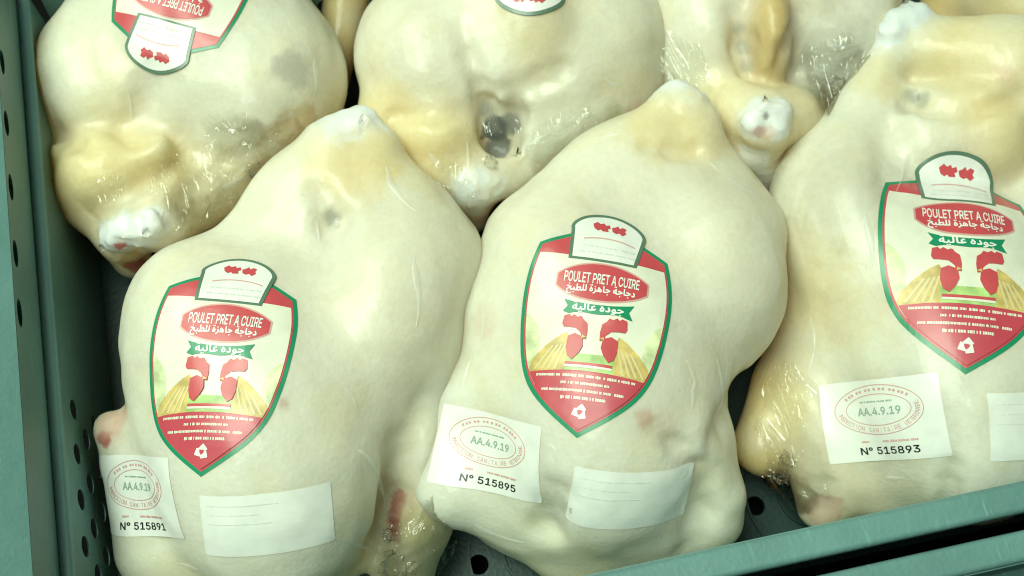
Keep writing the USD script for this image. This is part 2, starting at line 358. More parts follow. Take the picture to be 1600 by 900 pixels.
def comb(m):
    f = (lambda x, y: (x, y)) if m > 0 else (lambda x, y: (652 - x, y))
    c = S([f(*p) for p in [(212, 490), (216, 462), (232, 458), (240, 466), (250, 458), (262, 466), (276, 462), (284, 474), (298, 484), (302, 512), (300, 540), (286, 534), (276, 512), (258, 502), (236, 500), (218, 500)]]).buffer(0.25)
    w = S([f(*p) for p in [(240, 536), (262, 526), (288, 536), (292, 566), (280, 592), (262, 612), (246, 602), (238, 572)]]).buffer(0.3)
    n = S([f(*p) for p in [(108, 655), (122, 612), (160, 572), (205, 536), (236, 520), (252, 530), (244, 580), (240, 655)]]).buffer(0.2)
    face = S([f(*p) for p in [(236, 520), (262, 508), (280, 524), (284, 538), (262, 530), (244, 538)]]).buffer(0.2)
    return c, w, n.intersection(core), face


cl, wl, nl, fl = comb(1)
cr, wr, nr, fr = comb(-1)
recycle = shapely.union_all([affinity.rotate(Polygon([(-1.5, 1.3), (0.6, 3.4), (2.4, 1.3), (1.2, 1.0), (0.2, 1.4)]), a, origin=(0, 0)).buffer(0.35) for a in (0, 120, 240)])
recycle = affinity.translate(recycle, (316 - 320) * MM, -(785 - 450) * MM)
SHIELD = [                                              # name, ink, shape, layer
    ('border', 'green', shapely.union_all([outer, ARCH]), 0),
    ('red_line', 'red', inner, 1),
    ('cream_field', 'cream', cut(core, 232, 700), 2),
    *[('lime_glow', 'pale_lime', affinity.translate(affinity.scale(Point(0, 0).buffer(1, 24), 11, 17), x, -17).intersection(core), 3) for x in (-35, 35)],
    ('lime_patch', 'lime', cut(core, 592, 680).intersection(S([(236, 580), (412, 580), (412, 690), (236, 690)])), 4),
    ('arch_border', 'dull_green', cut(ARCH, 0, 246), 3),
    ('arch_field', 'white', arch_in, 4),
    ('red_field', 'deep_red', lower, 5),
    ('plaque_edge', 'pale_red', plaque.buffer(0.9), 3),
    ('plaque', 'red', plaque, 4),
    ('plaque_lettering', 'white', latin('POULET PRET A CUIRE', (328 - 320) * MM, -(316 - 450) * MM, 258 * MM, 38 * MM, True), 5),
    ('plaque_lettering', 'white', rings(READY_TO_COOK, 212, 338, 446, 382), 5),
    ('ribbon', 'green', ribbon, 4),
    ('ribbon_lettering', 'white', rings(HIGH_QUALITY, 242, 408, 416, 448), 5),
    ('rooster_neck', 'gold', nl, 4), ('rooster_neck', 'gold', nr, 4),
    ('rooster_face', 'cream', fl, 6), ('rooster_face', 'cream', fr, 6),
    ('rooster_comb', 'red', cl, 5), ('rooster_comb', 'red', cr, 5),
    ('rooster_wattle', 'red', wl, 7), ('rooster_wattle', 'red', wr, 7),
    *[('neck_feathers', 'pale_gold', S([(f(a), 560 + 3 * k), (f(a + 5), 562 + 3 * k), (f(a - 22 - 9 * k), 648), (f(a - 30 - 9 * k), 648)]).buffer(0.05).intersection(core), 5) for f in ((lambda x: x), (lambda x: 652 - x)) for k, a in enumerate((232, 218, 203, 186))],
    ('rooster_beak', 'gold', S([(288, 528), (304, 536), (286, 540)]), 8), ('rooster_beak', 'gold', S([(364, 528), (348, 536), (366, 540)]), 8),
    ('stripe', 'red', S([(240, 622), (406, 622), (406, 632), (240, 632)]), 6),
    ('stripe', 'cream', S([(240, 632), (406, 632), (406, 640), (240, 640)]), 6),
    ('small_print', 'cream', marks((146 - 320) * MM, (484 - 320) * MM, -(668 - 450) * MM, 1.3, 1), 6),
    ('small_print', 'cream', marks((240 - 320) * MM, (400 - 320) * MM, -(692 - 450) * MM, 1.3, 2), 6),
    ('small_print', 'cream', marks((178 - 320) * MM, (462 - 320) * MM, -(716 - 450) * MM, 1.3, 3), 6),
    ('small_print', 'cream', marks((246 - 320) * MM, (394 - 320) * MM, -(740 - 450) * MM, 1.5, 4, 1.0), 6),
    ('recycling_mark', 'white', recycle, 6),
    ('arch_emblem', 'red', shapely.union_all([S([(276, 104), (270, 88), (284, 76), (296, 84), (308, 76), (314, 86), (328, 80), (332, 92), (322, 98), (326, 110), (306, 112), (300, 104), (288, 112)]).buffer(0.25),
                                              S([(344, 106), (340, 90), (352, 84), (360, 76), (366, 88), (378, 78), (390, 82), (386, 96), (392, 104), (380, 116), (368, 106), (356, 112)]).buffer(0.25)]), 5),
    ('arch_script', 'pale_red', LineString([((x - 320) * MM, -(y - 450) * MM) for x, y in curve([(248, 158), (290, 148), (330, 145), (375, 148), (424, 160)])]).buffer(0.32), 5),
    ('arch_script', 'faint', marks((246 - 320) * MM, (430 - 320) * MM, -(186 - 450) * MM, 0.9, 6), 5),
    ('arch_script', 'faint', marks((240 - 320) * MM, (434 - 320) * MM, -(212 - 450) * MM, 0.9, 7), 5),
]


def oval(rx, ry, w):
    e = affinity.scale(Point(0, 0).buffer(1.0, 32), rx, ry)
    return e.difference(affinity.scale(Point(0, 0).buffer(1.0, 32), rx - w, ry - w))


def ring_text(text, rx, ry, a0, a1, h):
    out = []
    for k, ch in enumerate(text):
        if ch == ' ':
            continue
        a = math.radians(a0 + (a1 - a0) * k / (len(text) - 1))
        x, y = rx * math.cos(a), ry * math.sin(a)
        turn = math.degrees(math.atan2(ry * math.cos(a), -rx * math.sin(a)))
        out.append(latin(ch, x, y, h * (0.25 if ch == 'I' else 0.72), h, False, turn))
    return shapely.union_all(out)


def rounded(w, h, r):
    return box(-w + r, -h + r, w - r, h - r).buffer(r, 6)


def up(g, dx, dy):
    return affinity.translate(g, dx, dy)


SEAL_BASE = [
    ('seal_ring', 'pale_red', up(oval(24.5, 12.6, 0.45), -1, 5.5), 1),
    ('seal_ring', 'pale_red', up(oval(18.5, 8.0, 0.4), -1, 5.5), 1),
    ('seal_lettering', 'pale_red', up(ring_text('INSPECTION SANITAIRE VETERINAIRE', 21.6, 10.3, 188, 372, 2.3), -1, 5.5), 1),
    ('seal_script', 'pale_red', up(shapely.union_all([affinity.translate(affinity.rotate(box(-0.7, -0.7, 0.7, 0.5), -a, origin=(0, 0)), 21.6 * math.cos(math.radians(a + 90)), 10.3 * math.sin(math.radians(a + 90))) for a in (-52, -44, -38, -30, -24, -14, -8, 0, 8, 14, 24, 30, 40, 46, 54)]), -1, 5.5), 1),
    ('seal_line', 'grey_green', marks(-11, 8, 9.6, 0.8, 21, 1.0), 1),
    ('approval_code', 'grey_green', latin('AA.4.9.19', -0.5, 4.8, 25, 3.7, True), 1),
    ('red_script', 'pale_red', shapely.union_all([marks(-13.5, -9, -10.4, 1.1, 22, 1.0), marks(-1, 18, -10.4, 1.2, 23, 1.0)]), 1),
]
BLANK = [('faint_print', 'faint', shapely.union_all([marks(-29, 6, 10.5, 0.5, 31), marks(-29, -4, 6.0, 0.5, 32), marks(-29, 2, 1.5, 0.5, 33)]), 1)]


class Wrap:
    """the height of the wrapped bird above a print's own plane"""

    def __init__(self, caster, o, x, y, size, soft):
        self.o, self.x, self.y = (np.array(a) for a in (o, x, y))
        self.n = np.cross(self.x, self.y)
        u = np.arange(-size[0], size[0] + 1e-9, 0.0025)
        v = np.arange(-size[1], size[1] + 1e-9, 0.0025)
        g = np.stack(np.meshgrid(u, v, indexing='ij'), -1).reshape(-1, 2)
        start = self.o + g[:, :1] * self.x + g[:, 1:] * self.y + 0.06 * self.n
        at, ray, _ = caster.ray.intersects_location(start, np.repeat(-self.n[None], len(g), 0), multiple_hits=False)
        h = np.full(len(g), np.nan)
        h[ray] = (at - self.o) @ self.n
        h[h < -0.03] = np.nan
        h = h.reshape(len(u), len(v))
        bad = np.isnan(h)
        if bad.any():                                   # past the bird's flank: the print bends on along the fitted curve
            U, V = np.meshgrid(u, v, indexing='ij')
            B = lambda a, b: np.stack([np.ones_like(a), a, b, a * a, a * b, b * b], -1)
            k = np.linalg.lstsq(B(U[~bad], V[~bad]), h[~bad], rcond=None)[0]
            h[bad] = (B(U, V) @ k)[bad]
        s = gaussian_filter(h, soft, mode='nearest')
        hs = gaussian_filter(h, 2.5, mode='nearest')
        i0, j0 = len(u) // 2, len(v) // 2
        self.along = []
        for t, line, z in ((u, hs[:, j0], i0), (v, hs[i0, :], j0)):   # paper keeps its length as it bends over the bird
            a = np.concatenate([[0], np.cumsum(np.hypot(np.diff(t), np.clip(np.diff(line), -0.0025, 0.0025)))])
            self.along.append((a - np.interp(0.0, t, a), t))
        self.h = RegularGridInterpolator((u, v), np.maximum(s, h), bounds_error=False, fill_value=None)

    def lay(self, shape, lift, scale):
        tris = []
        for g in getattr(shape, 'geoms', [shape]):
            if g.geom_type != 'Polygon' or g.area < 1e-3:
                continue
            v, f = trimesh.creation.triangulate_polygon(g, engine='earcut')
            tris.append(trimesh.Trimesh(np.c_[v, np.zeros(len(v))], f, process=False))
        m = trimesh.util.concatenate(tris)
        v, f = trimesh.remesh.subdivide_to_size(m.vertices, m.faces, 2.2, max_iter=12)
        a = np.asarray(v)[:, :2] * (scale / 1000.0)
        a = np.stack([np.interp(a[:, k], *self.along[k]) for k in (0, 1)], 1)
        p = self.o + a[:, :1] * self.x + a[:, 1:] * self.y + (self.h(a) + lift)[:, None] * self.n
        m = trimesh.Trimesh(p, f, process=True)
        if len(m.faces) and m.face_normals.mean(0) @ self.n < 0:
            m.invert()
        return m


def put_print(kind, extra, wrap, scale, parent):
    if kind == 'shield':
        base, rest, name = SHIELD[0], SHIELD[1:], 'shield_print'
    elif kind == 'seal':
        base = ('number_sticker', 'sticker', rounded(32, 20.5, 1.2), 0)
        rest = SEAL_BASE + [('number', 'black', latin('N\u00b0 ' + extra, 1.5, -15.2, 33, 3.6, True), 1)]
        name = 'number_sticker'
    else:
        base = ('blank_sticker', 'sticker', rounded(32.5, 15.5, 1.2), 0)
        rest, name = BLANK, 'blank_sticker'
    b = obj(name, wrap.lay(base[2], 0.0004, scale), INK[base[1]], parent, smooth=True)
    for n, ink, shape, layer in rest:
        obj(n, wrap.lay(shape, 0.0004 + 0.00018 * layer, scale), INK[ink], b, smooth=True)


# ---------- structure ----------
ground = obj('ground', trimesh.creation.box((6, 6, 0.02), trimesh.transformations.translation_matrix((0.27, 0.18, -0.035))), ground_mat)
tag(ground, kind='structure')

# ---------- crate ----------
LX, LY, HT = 0.54, 0.36, 0.155


def slab(poly, o, ux, uy, t):
    m = trimesh.creation.extrude_polygon(poly, t, engine='earcut')
    ux, uy = np.array(ux, float), np.array(uy, float)
    n = np.cross(ux, uy)
    v = m.vertices
    return trimesh.Trimesh(np.array(o) + v[:, :1] * ux + v[:, 1:2] * uy + v[:, 2:] * n, m.faces, process=False)


def bar(p0, p1, w, h, r=0.002):
    """a rounded bar between two points, w wide and h high"""
    a, b = np.array(p0, float), np.array(p1, float)
    L = np.linalg.norm(b - a)
    sec = rounded(w / 2, h / 2, min(r, w / 2.2, h / 2.2))
    m = trimesh.creation.extrude_polygon(sec, L, engine='earcut')
    d = (b - a) / L
    side = np.cross(d, (0, 0, 1.0))
    side /= np.linalg.norm(side)
    upv = np.cross(side, d)
    v = m.vertices
    return trimesh.Trimesh(a + v[:, :1] * side + v[:, 1:2] * upv + v[:, 2:] * d, m.faces[:, ::1], process=False)


def fix(m):
    m.merge_vertices()
    if m.volume < 0:
        m.invert()
    return m


def side_profile(length, clusters, slots):
    low = box(0, 0, length, 0.086)
    holes = []
    for c0, c1 in clusters:
        for k, z in enumerate((0.066, 0.0505, 0.0355, 0.0200)):
            a = c0 + 0.011 * (k % 2)
            while a <= c1 + 1e-6:
                holes.append(affinity.translate(affinity.scale(Point(0, 0).buffer(1, 10), 0.0050, 0.0052), a, z))
                a += 0.0219
    low = low.difference(shapely.union_all(holes)) if holes else low
    high = box(0, 0, length, 0.036)
    sl = [affinity.translate(affinity.scale(Point(0, 0).buffer(1, 10), 0.0068, 0.0032), a, 0.030) for a in slots]
    return low, high.difference(shapely.union_all(sl)) if sl else high


def make_crate(label, loc):
    c = thing('plastic_crate', label, 'crate', loc, None)
    floor = box(-0.004, -0.004, LX + 0.004, LY + 0.004)
    floor = floor.difference(shapely.union_all([Point(0.1748 + 0.1514 * i, 0.0329 + 0.0735 * j).buffer(0.0052, 12) for i in range(-1, 3) for j in range(5)]))
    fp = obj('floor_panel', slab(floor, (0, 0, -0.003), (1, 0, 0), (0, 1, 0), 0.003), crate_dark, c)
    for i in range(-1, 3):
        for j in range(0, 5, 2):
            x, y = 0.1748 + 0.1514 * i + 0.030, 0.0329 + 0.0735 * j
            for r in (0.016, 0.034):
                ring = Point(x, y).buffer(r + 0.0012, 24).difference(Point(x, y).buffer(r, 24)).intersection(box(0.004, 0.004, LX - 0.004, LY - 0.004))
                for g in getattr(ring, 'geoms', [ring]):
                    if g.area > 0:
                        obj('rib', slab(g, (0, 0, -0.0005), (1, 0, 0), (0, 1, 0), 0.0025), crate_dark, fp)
    sides = [
        # name, length, corner, along, inwards, clusters, slots
        ('left_wall', LY, (0.0, LY, 0), (0, -1, 0), (1, 0, 0), [(LY - 0.1235 - 0.011, LY - 0.02)], [LY - 0.228, LY - 0.1943, LY - 0.1653, LY - 0.2620, LY - 0.296]),
        ('right_wall', LY, (LX, 0, 0), (0, 1, 0), (-1, 0, 0), [(0.02, 0.13)], [0.13, 0.163, 0.196, 0.229]),
        ('front_wall', LX, (0, 0.009, 0), (1, 0, 0), (0, 1, 0), [], []),
        ('back_wall', LX, (LX, LY, 0), (-1, 0, 0), (0, -1, 0), [(0.04, 0.15), (0.39, 0.5)], []),
    ]
    for name, L, o, al, inn, clusters, slots in sides:
        o, al, inn = np.array(o), np.array(al, float), np.array(inn, float)
        upz = np.array((0, 0, 1.0))
        low, high = side_profile(L, clusters, slots)
        # lower panel leans outwards a little; thickness goes outwards
        t1 = upz * 1.0 - inn * 0.047
        t1 /= np.linalg.norm(t1)
        w = obj('lower_panel', fix(slab(low, o, al, t1, -0.0006 if np.cross(al, t1) @ inn > 0 else 0.0006)), crate_mat, c)
        p = o + t1 * 0.086
        obj('ledge', fix(bar(p - inn * 0.0034 + upz * 0.0015, p - inn * 0.0034 + upz * 0.0015 + al * L, 0.010, 0.005, 0.0022)), crate_mat, c)
        p2 = o - inn * 0.0085 + upz * 0.090
        if name != 'front_wall':
            obj('upper_panel', fix(slab(high, p2, al, upz, -0.0028 if np.cross(al, upz) @ inn > 0 else 0.0028)), crate_mat, c)
            p3 = p2 + upz * 0.0365
            t3 = upz - inn * 1.5
            t3 /= np.linalg.norm(t3)
            obj('flange', fix(slab(box(0, 0, L, 0.034), p3, al, t3, -0.0028 if np.cross(al, t3) @ inn > 0 else 0.0028)), crate_mat, c)
            q = p3 + t3 * 0.034 - inn * 0.006
            obj('rim', fix(bar(q - al * 0.012, q + al * (L + 0.012), 0.012, 0.006, 0.0025)), crate_mat, c)
        else:
            obj('upper_panel', fix(slab(box(0, 0, L, 0.062), p2, al, upz, -0.0028 if np.cross(al, upz) @ inn > 0 else 0.0028)), crate_mat, c)
            q = np.array((0, -0.006, HT - 0.004))
            r = obj('rim', fix(bar(q - al * 0.02, q + al * (L + 0.02), 0.012, 0.008, 0.0025)), crate_mat, c)
            for k in range(22):                         # short webs under the rim
                a = q + al * (0.012 + k * 0.0245) + np.array((0, 0.001, -0.012))
                obj('web', fix(bar(a, a + np.array((0, -0.0005, 0.0)) + al * 0.010, 0.003, 0.003, 0.001)), crate_mat, c)
    return c


crate = make_crate('grey green plastic crate with hole clusters in its wall, holding the chickens', (0, 0, 0))
other = UsdGeom.Xform.Define(stage, path_of('plastic_crate'))      # the next crate stands close by and shows its rim only
other.GetPrim().GetReferences().AddInternalReference(crate.GetPath())
other.ClearXformOpOrder()
other.AddTransformOp().Set(Gf.Matrix4d().SetRotate(Gf.Rotation(Gf.Vec3d(0, 0, 1), 180.0)) * Gf.Matrix4d().SetTranslate(Gf.Vec3d(LX, -0.0305, 0)))
tag(other.GetPrim(), label='next plastic crate, only its rim showing in front of the chicken crate', category='crate')

# ---------- chickens ----------
BIRDS = [
 dict(label='plucked chicken at the left crate wall with three stickers, its number sticker half turned away',
  at=(0.0848, 0.1186, 0.0),
  forms=[
   ('E', (0.0, 0.0, 0.06), (0.062, 0.09, 0.055), -0.0692, 0.0, 0.015, 'pale'),
   ('E', (-0.0267, 0.0403, 0.06), (0.036, 0.05, 0.046), 0.0915, 0.0, 0.02, 'pale'),
   ('E', (0.0697, 0.0398, 0.062), (0.037, 0.06, 0.046), -0.3781, 0.0, 0.02, 'pale'),
   ('C', (0.0766, 0.0107, 0.052), 0.02, (0.067, -0.0195, 0.046), 0.02, 0.022, 'pale'),
   ('C', (-0.0138, 0.0689, 0.056), 0.02, (0.0484, 0.1199, 0.078), 0.014, 0.016, 'pale'),
   ('C', (0.0926, 0.064, 0.062), 0.027, (0.0722, 0.1137, 0.078), 0.017, 0.018, 'pale'),
   ('E', (0.044, 0.0948, 0.055), (0.04, 0.042, 0.04), -0.1868, 0.0, 0.02, 'pale'),
   ('C', (0.0541, 0.1223, 0.082), 0.015, (0.0672, 0.132, 0.082), 0.01, 0.0065, 'fat'),
   ('C', (0.0515, 0.1291, 0.085), 0.008, (0.0558, 0.1307, 0.086), 0.008, 0.0039, 'bone'),
   ('C', (0.0649, 0.1317, 0.088), 0.0085, (0.0707, 0.1329, 0.088), 0.008, 0.0039, 'bone'),
   ('C', (0.0763, 0.1241, 0.085), 0.007, (0.075, 0.1278, 0.085), 0.007, 0.0039, 'bone'),
   ('C', (0.0746, 0.1178, 0.08), 0.014, (0.0695, 0.1327, 0.08), 0.009, 0.0065, 'fat'),
   ('C', (-0.0545, -0.0027, 0.05), 0.016, (-0.073, 0.0051, 0.062), 0.0075, 0.0091, 'wing'),
   ('C', (0.0658, -0.0257, 0.045), 0.02, (0.0621, -0.0582, 0.032), 0.019, 0.0117, 'wing'),
   ('C', (0.0612, -0.058, 0.032), 0.018, (0.0509, -0.0864, 0.022), 0.015, 0.0091, 'wing'),
   ('E', (-0.0168, -0.0576, 0.03), (0.056, 0.034, 0.034), -0.2046, 0.0, 0.013, 'fat'),
   ('C', (-0.0627, -0.0139, 0.05), 0.018, (-0.0566, -0.0509, 0.04), 0.024, 0.018, 'pale'),
  ],
  cuts=[('C', (0.0452, 0.0929, 0.0972), 0.003, (0.0479, 0.0777, 0.0948), 0.0045, 0.01, 'pale'), ('C', (0.0479, 0.0777, 0.0948), 0.0045, (0.0474, 0.0689, 0.0958), 0.0025, 0.01, 'pale'), ('C', (0.0763, -0.0155, 0.0758), 0.003, (0.0616, -0.0352, 0.0714), 0.005, 0.012, 'pale'), ('C', (0.0616, -0.0352, 0.0714), 0.005, (0.0504, -0.0543, 0.0539), 0.006, 0.012, 'pale'), ('C', (0.0504, -0.0543, 0.0539), 0.006, (0.0433, -0.073, 0.0428), 0.004, 0.012, 'pale')],
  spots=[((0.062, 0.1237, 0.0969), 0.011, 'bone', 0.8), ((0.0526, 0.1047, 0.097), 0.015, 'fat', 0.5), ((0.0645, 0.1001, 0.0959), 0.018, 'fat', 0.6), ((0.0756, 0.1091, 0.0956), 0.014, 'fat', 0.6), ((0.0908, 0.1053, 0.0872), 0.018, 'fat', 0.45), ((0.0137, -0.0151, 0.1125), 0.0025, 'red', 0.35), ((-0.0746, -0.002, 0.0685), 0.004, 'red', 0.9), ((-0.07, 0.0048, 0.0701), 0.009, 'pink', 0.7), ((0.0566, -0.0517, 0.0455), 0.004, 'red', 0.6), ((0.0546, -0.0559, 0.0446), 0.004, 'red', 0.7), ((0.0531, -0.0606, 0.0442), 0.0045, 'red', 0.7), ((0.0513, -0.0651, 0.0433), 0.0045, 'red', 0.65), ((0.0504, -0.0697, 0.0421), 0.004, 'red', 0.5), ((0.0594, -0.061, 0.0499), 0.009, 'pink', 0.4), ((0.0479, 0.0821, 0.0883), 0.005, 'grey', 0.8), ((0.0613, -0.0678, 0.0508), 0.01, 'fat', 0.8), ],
  prints=[('shield', 0, (-0.012, 0.0119, 0.1064), (0.9537, -0.2833, 0.1007), (0.2903, 0.9548, -0.0631), 0.937), ('seal', '515891', (-0.0607, -0.0333, 0.0734), (0.6862, -0.3102, 0.658), (0.0397, 0.9192, 0.3918), 0.762), ('blank', 0, (-0.0026, -0.0587, 0.092), (0.9951, -0.0742, -0.0647), (0.0979, 0.8154, 0.5706), 0.861), ],
  tufts=[((0.0482, -0.0834, 0.0384), 0.009, 1), ((0.0478, -0.068, 0.0406), 0.004, 4), ],
  folds=[[((0.0196, -0.0709, 0.0875), (0.416, -0.677, 0.607)), ((0.0295, -0.0742, 0.0737), (0.589, -0.742, 0.32)), ((0.0436, -0.0766, 0.0351), (-0.478, 0.086, 0.874))], [((0.0387, -0.0045, 0.103), (0.508, -0.088, 0.857)), ((0.0425, -0.012, 0.0997), (0.569, -0.188, 0.801)), ((0.0441, -0.0218, 0.0953), (0.588, -0.259, 0.766))], [((-0.04, 0.0077, 0.104), (-0.623, -0.108, 0.775)), ((-0.0384, -0.0074, 0.103), (-0.575, -0.159, 0.803)), ((-0.0285, -0.0224, 0.1075), (-0.389, -0.068, 0.919))], [((0.0821, 0.0471, 0.1056), (0.377, -0.031, 0.926)), ((0.0822, 0.0312, 0.104), (0.434, -0.143, 0.89)), ((0.0774, 0.014, 0.1003), (0.466, -0.4, 0.789))], [((0.0416, -0.036, 0.0933), (0.674, -0.305, 0.673)), ((0.0479, -0.046, 0.0786), (0.793, -0.418, 0.444)), ((0.0473, -0.057, 0.0416), (-0.294, -0.005, 0.956))], [((0.0352, 0.0952, 0.0954), (0.069, -0.123, 0.99)), ((0.0396, 0.0853, 0.0921), (0.58, -0.075, 0.811)), ((0.0401, 0.0681, 0.0914), (0.348, 0.247, 0.905))], [((0.0781, 0.1054, 0.0949), (0.313, -0.036, 0.949)), ((0.0803, 0.0902, 0.0955), (0.064, 0.186, 0.98)), ((0.0883, 0.0729, 0.0989), (0.309, 0.268, 0.912))], [((-0.0586, -0.0605, 0.0652), (-0.269, -0.418, 0.868)), ((-0.0445, -0.0681, 0.0673), (-0.541, -0.654, 0.529)), ((-0.0284, -0.0743, 0.0815), (-0.519, -0.658, 0.546))], ],
  film=[((0.0537, -0.0743, 0.0431), 0.026), ]),
 dict(label='plucked chicken with the printed shield and two white stickers, between the other two in front',
  at=(0.2519, 0.1037, 0.0),
  forms=[
   ('E', (0.0, 0.0, 0.06), (0.063, 0.088, 0.056), -0.3047, 0.0, 0.015, 'pale'),
   ('E', (0.0655, 0.043, 0.062), (0.039, 0.053, 0.046), -0.0068, 0.0, 0.018, 'pale'),
   ('E', (-0.0143, 0.0566, 0.06), (0.038, 0.052, 0.045), -0.473, 0.0, 0.02, 'pale'),
   ('C', (0.0876, 0.0647, 0.062), 0.024, (0.0716, 0.1101, 0.08), 0.015, 0.016, 'pale'),
   ('C', (-0.0187, 0.0774, 0.058), 0.023, (0.0456, 0.1146, 0.075), 0.014, 0.018, 'pale'),
   ('E', (0.0375, 0.0909, 0.055), (0.045, 0.045, 0.042), -0.1856, 0.0, 0.02, 'pale'),
   ('C', (-0.0403, 0.0321, 0.055), 0.026, (-0.0578, -0.0042, 0.05), 0.024, 0.02, 'pale'),
   ('C', (0.0603, 0.1285, 0.088), 0.007, (0.0681, 0.133, 0.09), 0.0075, 0.0039, 'bone'),
   ('C', (0.0731, 0.1248, 0.089), 0.008, (0.0783, 0.1181, 0.087), 0.0075, 0.0039, 'bone'),
   ('C', (0.0674, 0.1271, 0.089), 0.006, (0.0726, 0.1203, 0.089), 0.006, 0.0039, 'bone'),
   ('C', (0.0478, 0.1126, 0.08), 0.014, (0.0652, 0.1287, 0.085), 0.01, 0.0078, 'fat'),
   ('C', (0.0731, 0.1107, 0.082), 0.014, (0.0723, 0.1227, 0.085), 0.012, 0.0078, 'fat'),
   ('C', (-0.076, -0.0005, 0.05), 0.018, (-0.0869, -0.0366, 0.045), 0.019, 0.016, 'pale'),
   ('C', (0.039, -0.0462, 0.06), 0.015, (0.0366, -0.0781, 0.045), 0.016, 0.012, 'pale'),
   ('C', (0.0075, -0.0342, 0.097), 0.006, (0.0284, -0.0447, 0.088), 0.008, 0.0065, 'wing'),
   ('C', (0.0284, -0.0447, 0.088), 0.008, (0.0397, -0.0689, 0.06), 0.011, 0.012, 'pale'),
   ('E', (-0.0466, -0.0487, 0.032), (0.044, 0.03, 0.036), -0.6416, 0.0, 0.018, 'pale'),
   ('E', (0.0062, -0.0658, 0.03), (0.046, 0.03, 0.036), -0.0317, 0.0, 0.014, 'pale'),
   ('E', (-0.0261, -0.0712, 0.024), (0.028, 0.026, 0.026), -0.2042, 0.0, 0.0091, 'fat'),
  ],
  cuts=[('C', (-0.0424, -0.0592, 0.0892), 0.004, (-0.0483, -0.071, 0.0689), 0.006, 0.012, 'pale'), ('C', (0.0292, -0.0628, 0.0879), 0.003, (0.0268, -0.0781, 0.0688), 0.004, 0.01, 'pale'), ('C', (0.0268, -0.0781, 0.0688), 0.004, (0.0212, -0.0931, 0.0523), 0.004, 0.01, 'pale'), ('C', (0.0061, -0.0431, 0.1084), 0.0025, (0.0172, -0.0522, 0.1009), 0.003, 0.006, 'pale'), ('C', (0.0172, -0.0522, 0.1009), 0.003, (0.0258, -0.061, 0.0907), 0.003, 0.006, 'pale'), ('C', (0.0426, 0.1042, 0.0992), 0.003, (0.0532, 0.0987, 0.0982), 0.003, 0.006, 'pale'), ('C', (0.0532, 0.0987, 0.0982), 0.003, (0.0666, 0.0964, 0.0963), 0.003, 0.006, 'pale'), ('C', (0.0646, -0.0197, 0.0628), 0.004, (0.0385, -0.0488, 0.0954), 0.005, 0.01, 'pale')],
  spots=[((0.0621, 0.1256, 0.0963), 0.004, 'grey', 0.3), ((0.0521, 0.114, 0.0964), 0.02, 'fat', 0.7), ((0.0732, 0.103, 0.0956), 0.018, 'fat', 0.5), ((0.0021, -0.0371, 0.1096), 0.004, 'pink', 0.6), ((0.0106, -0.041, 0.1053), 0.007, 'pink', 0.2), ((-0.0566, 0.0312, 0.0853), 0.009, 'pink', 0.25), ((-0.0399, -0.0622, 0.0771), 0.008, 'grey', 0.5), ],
  prints=[('shield', 0, (-0.0084, 0.0131, 0.1051), (0.927, -0.3615, 0.0996), (0.3657, 0.9304, -0.0265), 1.003), ('seal', '515895', (-0.0667, -0.0316, 0.0766), (0.7987, -0.4524, 0.3967), (0.2807, 0.8634, 0.4193), 0.857), ('blank', 0, (-0.0061, -0.0617, 0.0831), (0.9706, -0.2244, -0.0872), (0.2197, 0.6773, 0.7021), 0.955), ],
  tufts=[],
  folds=[[((-0.0545, 0.0596, 0.0731), (-0.796, 0.517, 0.314)), ((-0.0561, 0.0381, 0.0845), (-0.721, 0.23, 0.654)), ((-0.0609, 0.0202, 0.0811), (-0.709, 0.076, 0.701))], [((-0.0657, 0.0162, 0.0761), (-0.761, 0.016, 0.649)), ((-0.0726, 0.0053, 0.0733), (-0.462, 0.215, 0.86)), ((-0.0774, -0.0063, 0.0715), (-0.39, -0.095, 0.916))], [((0.0467, -0.0127, 0.0964), (0.657, -0.253, 0.71)), ((0.0474, -0.0267, 0.0894), (0.808, -0.398, 0.434)), ((0.0435, -0.0364, 0.081), (0.838, -0.329, 0.435))], [((0.0132, 0.1252, 0.0757), (-0.432, 0.77, 0.469)), ((0.0229, 0.1162, 0.0906), (-0.291, 0.485, 0.825)), ((0.0368, 0.1135, 0.0955), (-0.136, 0.265, 0.955))], [((-0.0403, -0.037, 0.1003), (-0.531, -0.18, 0.828)), ((-0.0396, -0.0456, 0.0978), (-0.528, -0.335, 0.78)), ((-0.0394, -0.0529, 0.0903), (-0.518, -0.775, 0.361))], [((0.0735, 0.0908, 0.094), (0.157, 0.096, 0.983)), ((0.0798, 0.078, 0.095), (0.336, 0.254, 0.907)), ((0.0898, 0.0698, 0.093), (0.469, 0.261, 0.844))], [((-0.0839, -0.0525, 0.0576), (-0.125, -0.74, 0.661)), ((-0.0732, -0.0625, 0.0493), (-0.575, -0.767, 0.286)), ((-0.0569, -0.073, 0.0546), (-0.519, -0.761, 0.388))], [((0.0299, -0.0131, 0.1077), (0.448, -0.146, 0.882)), ((0.0304, -0.0248, 0.1046), (0.473, -0.257, 0.843)), ((0.0262, -0.0358, 0.1029), (0.383, -0.271, 0.883))], ],
  film=[]),
 dict(label='plucked chicken at the right picture edge with its number sticker fully readable',
  at=(0.433, 0.0836, 0.0),
  forms=[
   ('E', (0.0, 0.0, 0.06), (0.064, 0.092, 0.054), -0.2301, 0.0, 0.015, 'pale'),
   ('E', (-0.0358, 0.0701, 0.058), (0.036, 0.062, 0.044), -0.0954, 0.0, 0.02, 'pale'),
   ('E', (0.0801, 0.0519, 0.058), (0.036, 0.062, 0.044), -0.2815, 0.0, 0.02, 'pale'),
   ('C', (-0.0377, 0.0974, 0.058), 0.025, (0.0098, 0.1595, 0.082), 0.011, 0.016, 'pale'),
